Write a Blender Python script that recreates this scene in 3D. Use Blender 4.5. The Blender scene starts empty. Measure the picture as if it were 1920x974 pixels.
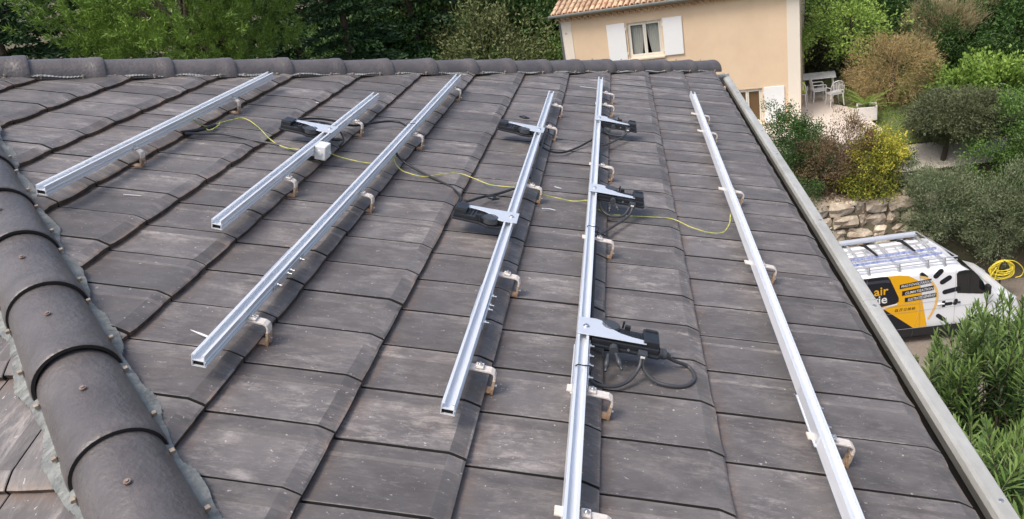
import bpy, bmesh, math, random
import numpy as np
from mathutils import Vector, Matrix
random.seed(7); RNG = np.random.default_rng(11)
R = math.radians
C = bpy.context.scene.collection
S = bpy.context.scene

# ------------------------------------------------------------------ camera
cd = bpy.data.cameras.new('camera'); cam = bpy.data.objects.new('camera', cd); C.objects.link(cam)
cd.sensor_width = 36; cd.lens = 1399.8 / 1920 * 36; cd.clip_start = .05; cd.clip_end = 2000
Rw = np.array([[0.97733171, 0.12359333, -0.17189364], [-0.10372511, -0.42827, -0.89767807], [-0.18456391, 0.89515892, -0.40574211]])
CAM = Vector((0.2166676, -1.61907592, 1.47777567))
M = Matrix(((Rw[0, 0], -Rw[1, 0], -Rw[2, 0], CAM.x), (Rw[0, 1], -Rw[1, 1], -Rw[2, 1], CAM.y), (Rw[0, 2], -Rw[1, 2], -Rw[2, 2], CAM.z), (0, 0, 0, 1)))
cam.matrix_world = M
S.camera = cam

# ------------------------------------------------------------------ light
SUN_EL, SUN_AZ = 62, 220          # azimuth clockwise from +Y
w = bpy.data.worlds.new('World'); S.world = w; w.use_nodes = True
nt = w.node_tree; nt.nodes.clear()
sky = nt.nodes.new('ShaderNodeTexSky'); sky.sky_type = 'NISHITA'; sky.sun_disc = False
sky.sun_elevation = R(SUN_EL); sky.sun_rotation = R(SUN_AZ); sky.air_density = 1.0; sky.dust_density = 5.0; sky.ozone_density = 1.0
bg = nt.nodes.new('ShaderNodeBackground'); bg.inputs[1].default_value = .15
wo = nt.nodes.new('ShaderNodeOutputWorld')
nt.links.new(sky.outputs[0], bg.inputs[0]); nt.links.new(bg.outputs[0], wo.inputs[0])
ld = bpy.data.lights.new('sun', 'SUN'); ld.energy = 1.35; ld.angle = R(20); ld.color = (1, .97, .93)
sun = bpy.data.objects.new('sun', ld); C.objects.link(sun)
sd = Vector((math.sin(R(SUN_AZ)) * math.cos(R(SUN_EL)), math.cos(R(SUN_AZ)) * math.cos(R(SUN_EL)), math.sin(R(SUN_EL))))
sun.rotation_euler = sd.to_track_quat('Z', 'Y').to_euler()
S.view_settings.view_transform = 'Standard'; S.view_settings.look = 'None'
S.view_settings.exposure = 0.52; S.view_settings.gamma = 1
S.render.engine = 'CYCLES'
S.cycles.max_bounces = 6; S.cycles.transparent_max_bounces = 4

# ------------------------------------------------------------------ materials
def mat(name, col, rough=.6, metal=0, spec=.5, noise=None, bump=None, island=0, streak=None, trans=0):
    """procedural principled material; noise=(scale, amount, col2); bump=(scale, strength); streak=(sx,sy,sz) texture stretch"""
    m = bpy.data.materials.new(name); m.use_nodes = True
    n = m.node_tree.nodes; l = m.node_tree.links
    b = n['Principled BSDF']; b.inputs['Roughness'].default_value = rough; b.inputs['Metallic'].default_value = metal
    b.inputs['Specular IOR Level'].default_value = spec
    b.inputs['Base Color'].default_value = (*col, 1)
    src = None
    tc = n.new('ShaderNodeTexCoord'); mp = n.new('ShaderNodeMapping'); l.new(tc.outputs['Object'], mp.inputs[0])
    if streak: mp.inputs['Scale'].default_value = streak
    if noise:
        t = n.new('ShaderNodeTexNoise'); t.inputs['Scale'].default_value = noise[0]; t.inputs['Detail'].default_value = 6; t.inputs['Roughness'].default_value = .65
        l.new(mp.outputs[0], t.inputs[0])
        rp = n.new('ShaderNodeMapRange'); rp.inputs[1].default_value = .38; rp.inputs[2].default_value = .66; rp.inputs[4].default_value = noise[1]
        l.new(t.outputs[0], rp.inputs[0])
        mx = n.new('ShaderNodeMix'); mx.data_type = 'RGBA'; mx.inputs['A'].default_value = (*col, 1); mx.inputs['B'].default_value = (*noise[2], 1)
        l.new(rp.outputs[0], mx.inputs['Factor']); src = mx.outputs['Result']
    if island:
        g = n.new('ShaderNodeNewGeometry'); h = n.new('ShaderNodeHueSaturation')
        r2 = n.new('ShaderNodeMapRange'); r2.inputs[3].default_value = 1 - island; r2.inputs[4].default_value = 1 + island
        l.new(g.outputs['Random Per Island'], r2.inputs[0]); l.new(r2.outputs[0], h.inputs['Value'])
        if src: l.new(src, h.inputs['Color'])
        else: h.inputs['Color'].default_value = (*col, 1)
        src = h.outputs[0]
    if src: l.new(src, b.inputs['Base Color'])
    if bump:
        t = n.new('ShaderNodeTexNoise'); t.inputs['Scale'].default_value = bump[0]; t.inputs['Detail'].default_value = 5
        l.new(mp.outputs[0], t.inputs[0]); bp = n.new('ShaderNodeBump'); bp.inputs['Strength'].default_value = bump[1]; bp.inputs['Distance'].default_value = .02
        l.new(t.outputs[0], bp.inputs['Height']); l.new(bp.outputs[0], b.inputs['Normal'])
    return m

def leafmat(name, c1, c2, c3=None, nscale=1.3, trans=.16, rough=.55):
    """leaf colour: random per leaf between c1 and c2, a clump noise mixes towards c3"""
    m = bpy.data.materials.new(name); m.use_nodes = True
    n = m.node_tree.nodes; l = m.node_tree.links
    b = n['Principled BSDF']; b.inputs['Roughness'].default_value = rough; b.inputs['Specular IOR Level'].default_value = .35
    g = n.new('ShaderNodeNewGeometry'); mx = n.new('ShaderNodeMix'); mx.data_type = 'RGBA'
    mx.inputs['A'].default_value = (*c1, 1); mx.inputs['B'].default_value = (*c2, 1); l.new(g.outputs['Random Per Island'], mx.inputs['Factor'])
    tc = n.new('ShaderNodeTexCoord'); t = n.new('ShaderNodeTexNoise'); t.inputs['Scale'].default_value = nscale; t.inputs['Detail'].default_value = 3
    l.new(tc.outputs['Object'], t.inputs[0])
    rp = n.new('ShaderNodeMapRange'); rp.inputs[1].default_value = .45; rp.inputs[2].default_value = .62; l.new(t.outputs[0], rp.inputs[0])
    m2 = n.new('ShaderNodeMix'); m2.data_type = 'RGBA'; l.new(rp.outputs[0], m2.inputs['Factor']); l.new(mx.outputs['Result'], m2.inputs['A'])
    c3 = c3 or tuple(v * .6 for v in c1)
    m3 = n.new('ShaderNodeMix'); m3.data_type = 'RGBA'; m3.inputs['Factor'].default_value = .6
    l.new(mx.outputs['Result'], m3.inputs['A']); m3.inputs['B'].default_value = (*c3, 1); l.new(m3.outputs['Result'], m2.inputs['B'])
    l.new(m2.outputs['Result'], b.inputs['Base Color'])
    tr = n.new('ShaderNodeBsdfTranslucent'); l.new(m2.outputs['Result'], tr.inputs[0])
    ms = n.new('ShaderNodeMixShader'); ms.inputs[0].default_value = trans
    l.new(b.outputs[0], ms.inputs[1]); l.new(tr.outputs[0], ms.inputs[2]); l.new(ms.outputs[0], n['Material Output'].inputs[0])
    return m

def tilemat():
    m = bpy.data.materials.new('weathered_tile'); m.use_nodes = True
    n = m.node_tree.nodes; l = m.node_tree.links; b = n['Principled BSDF']
    tc = n.new('ShaderNodeTexCoord')
    def noise(scale, sc=(1, 1, 1), det=6, rough=.6, dist=0):
        mp = n.new('ShaderNodeMapping'); mp.inputs['Scale'].default_value = sc; l.new(tc.outputs['Object'], mp.inputs[0])
        t = n.new('ShaderNodeTexNoise'); t.inputs['Scale'].default_value = scale; t.inputs['Detail'].default_value = det; t.inputs['Roughness'].default_value = rough
        t.inputs['Distortion'].default_value = dist; l.new(mp.outputs[0], t.inputs[0]); return t.outputs[0]
    def rng(s, a, b_, lo=0, hi=1):
        r = n.new('ShaderNodeMapRange'); r.inputs[1].default_value = a; r.inputs[2].default_value = b_; r.inputs[3].default_value = lo; r.inputs[4].default_value = hi; l.new(s, r.inputs[0]); return r.outputs[0]
    def mixc(f, A, B):
        x = n.new('ShaderNodeMix'); x.data_type = 'RGBA'
        for k, v in (('A', A), ('B', B)):
            if isinstance(v, tuple): x.inputs[k].default_value = (*v, 1)
            else: l.new(v, x.inputs[k])
        l.new(f, x.inputs['Factor']); return x.outputs['Result']
    def mul(a, c):
        x = n.new('ShaderNodeMath'); x.operation = 'MULTIPLY'; l.new(a, x.inputs[0])
        if isinstance(c, float): x.inputs[1].default_value = c
        else: l.new(c, x.inputs[1])
        return x.outputs[0]
    base = mixc(rng(noise(5.0, (1, 1.6, 1)), .35, .65), (.098, .089, .086), (.146, .134, .129))
    # worn dusty patches: mottled abrasion, slightly drawn out down the slope
    dust = mul(rng(noise(3.4, (1.0, 1.3, 1), 5, .65, .5), .41, .58), rng(noise(17, (.55, 1.5, 1), 12, .82, .3), .46, .60))
    c = mixc(mul(mul(dust, rng(n.new('ShaderNodeNewGeometry').outputs['Random Per Island'], 0, 1, .35, 1.1)), .85), base, (.30, .272, .250))
    c = mixc(mul(rng(noise(70, (.35, 1.6, 1), 6, .8), .55, .66), .5), c, (.28, .255, .235))
    c = mixc(mul(rng(noise(95, (.7, 1, 1), 2, .5), .70, .74), .8), c, (.50, .46, .42))
    # rust-brown moss and grime collecting below each tail edge and along the edge itself
    uv = n.new('ShaderNodeUVMap'); uv.uv_map = 'tile'; sx = n.new('ShaderNodeSeparateXYZ'); l.new(uv.outputs[0], sx.inputs[0])
    c = mixc(mul(mul(rng(sx.outputs[0], .17, .02), rng(noise(9, (1, 1, 1), 6, .75), .40, .62)), .6), c, (.17, .112, .08))
    c = mixc(mul(mul(rng(sx.outputs[0], .93, 1.0), rng(noise(14, (1, 1, 1), 5, .7), .45, .6)), .6), c, (.30, .22, .17))
    c = mixc(mul(mul(rng(sx.outputs[1], .90, .97), rng(noise(8, (1, 1, 1), 5, .7), .45, .6)), .5), c, (.32, .29, .26))
    c = mixc(mul(rng(noise(1.7, (1, 1, 1), 5, .7), .5, .7), .3), c, (.12, .088, .072))
    g = n.new('ShaderNodeNewGeometry'); h = n.new('ShaderNodeHueSaturation'); l.new(c, h.inputs['Color'])
    l.new(rng(g.outputs['Random Per Island'], 0, 1, .80, 1.18), h.inputs['Value']); l.new(h.outputs[0], b.inputs['Base Color'])
    l.new(rng(noise(6, (.6, 2, 1)), .3, .7, .42, .62), b.inputs['Roughness'])
    b.inputs['Specular IOR Level'].default_value = .5
    bp = n.new('ShaderNodeBump'); bp.inputs['Strength'].default_value = .35; bp.inputs['Distance'].default_value = .004
    l.new(noise(45, (.4, 1.6, 1), 7, .7), bp.inputs['Height']); l.new(bp.outputs[0], b.inputs['Normal'])
    return m

def rimmat():
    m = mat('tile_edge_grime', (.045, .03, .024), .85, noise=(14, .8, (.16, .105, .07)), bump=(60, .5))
    return m
M_TILE = tilemat(); M_RIM = rimmat()
M_CAP = mat('hip_tile_coating', (.092, .083, .082), .38, noise=(6, .9, (.138, .124, .119)), island=.14, bump=(60, .25))
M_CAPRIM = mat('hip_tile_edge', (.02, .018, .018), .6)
M_LEAD = mat('pleated_lead', (.30, .31, .29), .6, noise=(14, 1, (.19, .205, .20)), bump=(25, .5))
M_UNDER = mat('roof_underlay', (.02, .018, .017), .9)
M_ALU = mat('rail_aluminium', (.89, .91, .93), .28, .36, noise=(40, .5, (.74, .76, .79)), streak=(1, .08, 1))
M_ALUW = mat('bracket_aluminium', (.84, .87, .90), .30, .5, noise=(30, .4, (.76, .77, .79)))
M_STEEL = mat('bolt_steel', (.75, .74, .72), .3, 1.0)
M_HOOK = mat('hook_coating', (.78, .73, .68), .5, .1, noise=(28, .8, (.66, .56, .47)), bump=(50, .2))
M_HOOKR = mat('hook_corroded', (.50, .38, .27), .75, .1, noise=(35, .9, (.36, .20, .10)), bump=(60, .4))
M_BLK = mat('black_plastic', (.018, .02, .024), .38, noise=(20, .4, (.03, .035, .042)))
M_BLK2 = mat('grey_black_plastic', (.05, .055, .062), .42)
M_CABLE = mat('cable_rubber', (.014, .014, .016), .45)
M_CABLEG = mat('cable_rubber_grey', (.055, .056, .06), .42)
M_TAPE = mat('tape_end', (.02, .02, .02), .35)
M_WHITEP = mat('white_plastic', (.76, .77, .76), .4)
M_GUT = mat('gutter_aluminium', (.50, .50, .465), .42, .15, noise=(7, 1, (.36, .355, .32)), bump=(18, .18), streak=(1, .35, 1))
M_GUTIN = mat('gutter_inside', (.02, .019, .017), .9, noise=(10, .6, (.05, .04, .03)))  # near-black colour over the whole inside of the trough
M_RENDER = mat('house_render', (.62, .585, .52), .9, bump=(80, .2))
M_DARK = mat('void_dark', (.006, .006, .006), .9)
M_CLIP = mat('hip_clip', (.42, .36, .29), .6, .2, noise=(40, .8, (.25, .19, .14)))
def earthmat():
    m = mat('earth_wire', (.30, .42, .04), .4)
    n = m.node_tree.nodes; l = m.node_tree.links
    tc = n.new('ShaderNodeTexCoord'); wv = n.new('ShaderNodeTexWave'); wv.wave_type = 'BANDS'; wv.bands_direction = 'DIAGONAL'; wv.inputs['Scale'].default_value = 12
    wv.inputs['Distortion'].default_value = 2
    l.new(tc.outputs['Object'], wv.inputs[0]); cr = n.new('ShaderNodeValToRGB')
    cr.color_ramp.elements[0].position = .42; cr.color_ramp.elements[0].color = (.36, .42, .09, 1); cr.color_ramp.elements[1].position = .5; cr.color_ramp.elements[1].color = (.56, .52, .12, 1)
    l.new(wv.outputs[1], cr.inputs[0]); l.new(cr.outputs[0], n['Principled BSDF'].inputs['Base Color']); return m
M_EARTH = earthmat()

# ------------------------------------------------------------------ helpers
def tag(o, label=None, cat=None, group=None, kind=None):
    if label: o['label'] = label
    if cat: o['category'] = cat
    if group: o['group'] = group
    if kind: o['kind'] = kind
    return o
def empty(name, loc=(0, 0, 0), rot=(0, 0, 0), label=None, cat=None, group=None, parent=None):
    o = bpy.data.objects.new(name, None); C.objects.link(o); o.location = loc; o.rotation_euler = rot; o.empty_display_size = .1
    if parent: o.parent = parent
    return tag(o, label, cat, group)
class MB:
    def __init__(s): s.v = []; s.f = []; s.m = []; s.sm = []
    def add(s, vs, fs, mi=0, smooth=False):
        b = len(s.v); s.v += [tuple(v) for v in vs]; s.f += [tuple(b + i for i in f) for f in fs]; s.m += [mi] * len(fs); s.sm += [smooth] * len(fs); return s
    def box(s, c, d, mi=0, rot=None, taper=1):
        x, y, z = d[0] / 2, d[1] / 2, d[2] / 2
        vs = [Vector((sx * x * (taper if sz > 0 else 1), sy * y * (taper if sz > 0 else 1), sz * z)) for sz in (-1, 1) for sy in (-1, 1) for sx in (-1, 1)]
        if rot is not None: vs = [rot @ v for v in vs]
        vs = [v + Vector(c) for v in vs]
        return s.add(vs, [(0, 2, 3, 1), (4, 5, 7, 6), (0, 1, 5, 4), (2, 6, 7, 3), (0, 4, 6, 2), (1, 3, 7, 5)], mi)
    def prism(s, poly, z0, z1, mi=0, fn=None, smooth=False):
        n = len(poly); vs = [(x, y, z0) for x, y in poly] + [(x, y, z1) for x, y in poly]
        if fn: vs = [fn(*v) for v in vs]
        fs = [tuple(range(n))[::-1], tuple(range(n, 2 * n))] + [(i, (i + 1) % n, n + (i + 1) % n, n + i) for i in range(n)]
        return s.add(vs, fs, mi)
    def tube(s, pts, r, n=8, mi=0, cap=True, rr=None):
        pts = [Vector(p) for p in pts]; k = len(pts); vs = []; up = Vector((0, 0, 1))
        t0 = (pts[1] - pts[0]).normalized()
        a = t0.cross(up); a = a.normalized() if a.length > .05 else Vector((1, 0, 0))
        for i, p in enumerate(pts):
            t = (pts[min(i + 1, k - 1)] - pts[max(i - 1, 0)]).normalized()
            a = (a - t * a.dot(t)); a = a.normalized() if a.length > 1e-4 else t.orthogonal().normalized(); b = t.cross(a)
            q = r if rr is None else rr[i]
            vs += [p + (a * math.cos(2 * math.pi * j / n) + b * math.sin(2 * math.pi * j / n)) * q for j in range(n)]
        fs = [(i * n + j, i * n + (j + 1) % n, (i + 1) * n + (j + 1) % n, (i + 1) * n + j) for i in range(k - 1) for j in range(n)]
        s.add(vs, fs, mi, True)
        if cap: s.add(vs[:n], [tuple(range(n))[::-1]], mi); s.add(vs[-n:], [tuple(range(n))], mi)
        return s
    def cyl(s, c, axis, r, h, n=16, mi=0, r2=None):
        a = Vector(axis).normalized(); c = Vector(c); return s.tube([c - a * h / 2, c + a * h / 2], r, n, mi, True, [r, r if r2 is None else r2])
    def build(s, name, mats, parent=None, loc=(0, 0, 0), rot=(0, 0, 0), world=False, bevel=0, label=None):
        me = bpy.data.meshes.new(name); vs = s.v
        if world and parent:
            p = parent.location; vs = [(v[0] - p.x, v[1] - p.y, v[2] - p.z) for v in vs]
        me.from_pydata(vs, [], s.f)
        for m in (mats if isinstance(mats, (list, tuple)) else [mats]): me.materials.append(m)
        me.polygons.foreach_set('material_index', s.m); me.polygons.foreach_set('use_smooth', s.sm); me.update()
        o = bpy.data.objects.new(name, me); C.objects.link(o); o.location = loc; o.rotation_euler = rot
        if parent: o.parent = parent
        if bevel:
            b = o.modifiers.new('bevel', 'BEVEL'); b.width = bevel; b.segments = 2; b.limit_method = 'ANGLE'
        if label: o['label'] = label
        return o
def copy_tree(o, parent=None):
    c = o.copy(); C.objects.link(c); c.parent = parent
    for ch in o.children: copy_tree(ch, c)
    return c
def spline(pts, k=8):
    P = [Vector(p) for p in pts]; P = [P[0] * 2 - P[1]] + P + [P[-1] * 2 - P[-2]]; out = []
    for i in range(1, len(P) - 2):
        for j in range(k):
            t = j / k; a, b, c, d = P[i - 1:i + 3]
            out.append(.5 * ((2 * b) + (c - a) * t + (2 * a - 5 * b + 4 * c - d) * t * t + (3 * b - a - 3 * c + d) * t ** 3))
    return out + [P[-2]]

# roof geometry: frame u down the slope (towards the gutter), v along the gutter, n out of the roof
TH = R(19); TT = math.tan(TH); CT, ST = math.cos(TH), math.sin(TH)
RROT = (0, TH, 0)
def rp(u, v, h=0): return Vector((u * CT + h * ST, v, -u * ST + h * CT))
S_NEAR, S_FAR = -1.43, 5.82                    # hips in plan: x + y = S_NEAR and y - x = S_FAR
APX, APY = (S_NEAR - S_FAR) / 2, (S_NEAR + S_FAR) / 2; APZ = -TT * APX
EAVE = 1.08; TW, TC = .38, .25
GZ = -6.3

# ------------------------------------------------------------------ terrain
def sstep(a, b, x): x = min(1, max(0, (x - a) / (b - a))); return x * x * (3 - 2 * x)
DRV = -10.45
def tz(x, y):
    g = -7.5 + 1.2 * sstep(19.3, 24, y) + .8 * sstep(27, 45, y) + 14 * sstep(46, 110, y)
    g += .12 * math.sin(x * .9 + y * .5) * sstep(24, 30, y)
    low = DRV + 4.3 * (1 - sstep(7.5, 12, y)) * (1 - sstep(7, 11, x))
    side = 1 - sstep(-.5, 2.2, x)
    z = g if y > 19.45 else low
    if x > 7.4:
        k = sstep(7.4, 8.4, x); zb = low + (g - low) * (sstep(18.9, 20.6, y) if y > 18.9 else 0)
        z = z * (1 - k) + zb * k
    left = -6.4 + .1 * math.sin(x * .7) + (.8 * sstep(27, 45, y) + 14 * sstep(46, 110, y))
    return z * (1 - side) + left * side
def sheet(name, xs, ys, m, dz=0, parent=None, fn=tz):
    b = MB(); nx, ny = len(xs), len(ys)
    b.add([(x, y, fn(x, y) + dz) for y in ys for x in xs], [(j * nx + i, j * nx + i + 1, (j + 1) * nx + i + 1, (j + 1) * nx + i) for j in range(ny - 1) for i in range(nx - 1)], 0, True)
    return b.build(name, m)
M_EARTHG = mat('ground_earth', (.13, .10, .07), .95, noise=(1.2, .9, (.06, .075, .03)), bump=(12, .8))
xs = [-500, -200, -100, -60, -40, -25] + list(np.arange(-20, 30.1, 1.0)) + [36, 45, 60, 100, 200, 500]
ys = [-500, -200, -60, -30] + list(np.arange(-20, 19.3, 1.0)) + [19.40, 19.5] + list(np.arange(20, 50, 1.0)) + list(np.arange(52, 115, 6)) + [150, 300, 600]
tag(sheet('ground', [float(x) for x in xs], [float(y) for y in ys], M_EARTHG), kind='structure')
M_DRIVE = mat('driveway_gravel', (.26, .22, .18), .95, noise=(25, .8, (.17, .14, .11)), bump=(60, .8))
tag(sheet('driveway', [2.6, 4, 6, 8, 10, 12, 14, 17, 20], [12.5, 14, 16, 18, 19.2], M_DRIVE, .02), kind='structure')
M_PATH = mat('path_gravel', (.74, .67, .56), .95, noise=(30, .7, (.40, .35, .28)), bump=(60, .7))
tag(sheet('path', list(np.linspace(7.0, 14, 12)), list(np.linspace(20.75, 21.9, 5)), M_PATH, .05), kind='structure')
M_RUBBLE = mat('terrace_rubble', (.36, .28, .20), .95, noise=(8, .8, (.50, .42, .32)), bump=(25, 1))
tag(sheet('planting_bed', list(np.linspace(3.2, 8.2, 12)), [19.52, 19.7, 19.9, 20.1], M_RUBBLE, .03), kind='structure')
M_LAWN = mat('lawn_ground', (.12, .16, .05), .95, noise=(6, .7, (.20, .20, .08)), bump=(90, .8))
tag(sheet('lawn', list(np.linspace(7.3, 14, 14)), list(np.linspace(22, 30, 14)), M_LAWN, .03), kind='structure')
# ------------------------------------------------------------------ the tiled building
bld = empty('tiled_building', (-2.5, 2.2, GZ), label='building with the dark brown-grey tiled hip roof in the foreground', cat='building')

def tile_slope(name, uvn, origin, pu, pv, urange, vrange, clips, seed):
    """one slope of interlocking tiles in its own frame; pu,pv = phase of tail edges and side joints"""
    rnd = random.Random(seed); b = MB()
    us = [(-.05, -.005), (0, .0), (.12, .0125), (.328, .0320), (.338, .0305), (.373, .0215), (.380, .0185)]
    ts = [(0, -.018), (.0015, .0048), (.012, .0058), (.035, .0050), (.12, .0022), (.35, -.0008), (.66, .0), (.72, .0008), (.775, .0042), (.90, .0046), (.966, .0040), (.975, .0020), (.976, -.018)]
    i0, i1 = math.floor((urange[0] - pu) / TW), math.ceil((urange[1] - pu) / TW)
    j0, j1 = math.floor((vrange[0] - pv) / TC), math.ceil((vrange[1] - pv) / TC)
    nt_ = len(ts)
    for i in range(i0, i1):
        for j in range(j0, j1):
            uu, vv = pu + i * TW, pv + j * TC
            a = rnd.uniform(-.0018, .0018); dh = rnd.uniform(-.0006, .0014); du = rnd.uniform(-.002, .002); tw = rnd.uniform(-.002, .002)
            vs = []
            for u, z in us:
                for t, wz in ts:
                    wob = .0012 * math.sin(9 * t + i * 2.1 + j)
                    amp = .75 + .25 * min(1, max(0, u / .3))
                    vs.append((uu + u + du, vv + t * TC + a * (u / TW), z + wz * (amp if wz > 0 else 1) + dh + tw * (t - .5) + wob * (u / TW)))
            nu = len(us)
            fs = [(p * nt_ + q, (p + 1) * nt_ + q, (p + 1) * nt_ + q + 1, p * nt_ + q + 1) for p in range(nu - 1) for q in range(nt_ - 1)]
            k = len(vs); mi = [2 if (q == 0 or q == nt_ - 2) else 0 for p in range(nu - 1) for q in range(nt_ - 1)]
            # tail rim
            for t, wz in ts: vs.append((uu + .377 + du, vv + t * TC + a, -.004 + .0015 * math.sin(t * 25 + j)))
            fs2 = [((nu - 1) * nt_ + q, k + q, k + q + 1, (nu - 1) * nt_ + q + 1) for q in range(nt_ - 1)]
            base = len(b.v); b.v += vs; b.f += [tuple(base + c for c in f) for f in fs + fs2]
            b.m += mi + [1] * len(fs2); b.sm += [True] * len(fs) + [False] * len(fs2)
    # underlay just below
    k = len(b.v); u0, u1, v0, v1 = urange[0] - .1, urange[1] - .03, vrange[0] - .1, vrange[1] + .1
    b.add([(u0, v0, -.02), (u1, v0, -.02), (u1, v1, -.02), (u0, v1, -.02)], [(0, 1, 2, 3)], 2)
    me = bpy.data.meshes.new(name); me.from_pydata(b.v, [], b.f)
    uvl = me.uv_layers.new(name='tile'); lv = np.empty(len(me.loops), dtype=np.int32); me.loops.foreach_get('vertex_index', lv)
    VV = np.array(b.v); uvd = np.stack([(VV[:, 0] - pu) / TW, (VV[:, 1] - pv) / TC], 1)
    pc = np.repeat(np.arange(len(b.f)), [len(f) for f in b.f]); ctr = np.array([VV[list(f)].mean(0) for f in b.f])
    cell = np.floor(np.stack([(ctr[:, 0] - pu) / TW, (ctr[:, 1] - pv) / TC], 1))
    uvl.data.foreach_set('uv', (uvd[lv] - cell[pc]).astype(np.float32).ravel())
    for m in (M_TILE, M_RIM, M_UNDER): me.materials.append(m)
    me.polygons.foreach_set('material_index', b.m); me.polygons.foreach_set('use_smooth', b.sm)
    mw = Matrix.Translation(origin) @ Matrix((uvn[0], uvn[1], uvn[2])).transposed().to_4x4()
    bm = bmesh.new(); bm.from_mesh(me)
    for co, no in clips:
        inv = mw.inverted(); lc = inv @ Vector(co); ln = (mw.to_3x3().inverted() @ Vector(no)).normalized()
        bmesh.ops.bisect_plane(bm, geom=bm.verts[:] + bm.edges[:] + bm.faces[:], plane_co=lc, plane_no=ln, clear_outer=True)
    bm.to_mesh(me); bm.free()
    try: me.set_sharp_from_angle(angle=R(7))
    except Exception: pass
    o = bpy.data.objects.new(name, me); C.objects.link(o); o.parent = bld
    o.matrix_local = Matrix.Translation(-bld.location) @ mw
    return o
e3 = lambda x, y, z: Vector((x, y, z))
hip1_out = (-1, -1, 0); hip2_out = (-1, 1, 0)
# east slope: the one with the rails
o = tile_slope('roof_slope', (e3(CT, 0, -ST), e3(0, 1, 0), e3(ST, 0, CT)), (0, 0, 0), 0, 0, (-3.95, 3 * TW - .001), (-2.9, 7.2),
           [((0, S_NEAR, 0), hip1_out), ((0, S_FAR, 0), hip2_out)], 1)
o['label'] = 'gutter-side slope of brown-grey tiles carrying the rails'
RIDGE_L = 6.0
o = tile_slope('roof_slope', (e3(0, -CT, -ST), e3(1, 0, 0), e3(0, -ST, CT)), (0, S_NEAR, 0), -1.17, -1.45, (-3.95, 1.115), (APX - RIDGE_L, 1.3),
           [((0, S_NEAR, 0), (1, 1, 0)), ((0, APY, 0), (0, 1, 0))], 2)
o['label'] = 'slope of brown-grey tiles left of the near hip'
o = tile_slope('roof_slope', (e3(0, CT, -ST), e3(-1, 0, 0), e3(0, ST, CT)), (0, S_FAR, 0), .02, .1, (-3.95, 1.15), (-1.3, -APX + RIDGE_L),
           [((0, S_FAR, 0), (1, -1, 0)), ((0, APY, 0), (0, -1, 0))], 3)
o['label'] = 'far slope of brown-grey tiles behind the far hip'
# walls, eaves board
wb = MB(); x0, x1, y0, y1 = APX - RIDGE_L, .62, -2.05, 6.45
wb.box(((x0 + x1) / 2, (y0 + y1) / 2, (GZ - .4 - .42) / 2), (x1 - x0, y1 - y0, 6.2 - .1)); wb.build('wall', M_RENDER, bld, world=True)
sf = MB(); sf.box(((x0 + 1.02) / 2, (y0 + y1) / 2, -.50), (1.02 - x0, 9.15, .10)); sf.build('soffit', mat('soffit_board', (.5, .45, .38), .8), bld, world=True)
# gutter along the east eave: trough + boxed rim in lengths
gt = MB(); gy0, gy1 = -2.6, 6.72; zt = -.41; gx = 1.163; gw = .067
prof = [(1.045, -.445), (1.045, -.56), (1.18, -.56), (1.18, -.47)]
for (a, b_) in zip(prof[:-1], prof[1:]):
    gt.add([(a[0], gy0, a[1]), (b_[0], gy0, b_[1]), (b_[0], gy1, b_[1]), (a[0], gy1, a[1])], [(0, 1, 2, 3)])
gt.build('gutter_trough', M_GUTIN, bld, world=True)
cuts = [gy0, -.62, 1.66, 4.0, 5.35, gy1]
for a, b_ in zip(cuts[:-1], cuts[1:]):
    g = MB(); rimp = [(gx + .002, zt - .072), (gx - .004, zt - .02), (gx + .006, zt - .004), (gx + .02, zt), (gx + gw - .006, zt - .004), (gx + gw, zt - .012), (gx + gw, zt - .14), (gx + gw - .02, zt - .16), (gx + .02, zt - .16), (gx + .02, zt - .072)]
    n = len(rimp); ya, yb = a + .0015, b_ - .0015
    g.add([(p[0], y, p[1]) for y in (ya, yb) for p in rimp], [(i, (i + 1) % n, n + (i + 1) % n, n + i) for i in range(n)] + [tuple(range(n))[::-1], tuple(range(n, 2 * n))])
    go = g.build('gutter_rim', M_GUT, bld, world=True)
    sc = MB(); sc.cyl((gx + .036, yb - .06 if yb < 6 else yb - .3, zt + .001), (0, 0, 1), .008, .004, 12); so = sc.build('rivet', M_STEEL, go); so.location = -bld.location
    sc = MB(); sc.cyl((gx + .040, a + (b_ - a) * .42, zt + .001), (0, 0, 1), .007, .004, 12); so = sc.build('rivet', M_STEEL, go); so.location = -bld.location
gc = MB(); gc.box((1.10, 6.75, -.455), (.26, .02, .13)); gc.build('gutter_end', M_GUT, bld, world=True)
sc = MB(); sc.box((1.10, 6.70, -.39), (.16, .05, .02)); sc.build('lead_corner', M_LEAD, bld, world=True)

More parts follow.
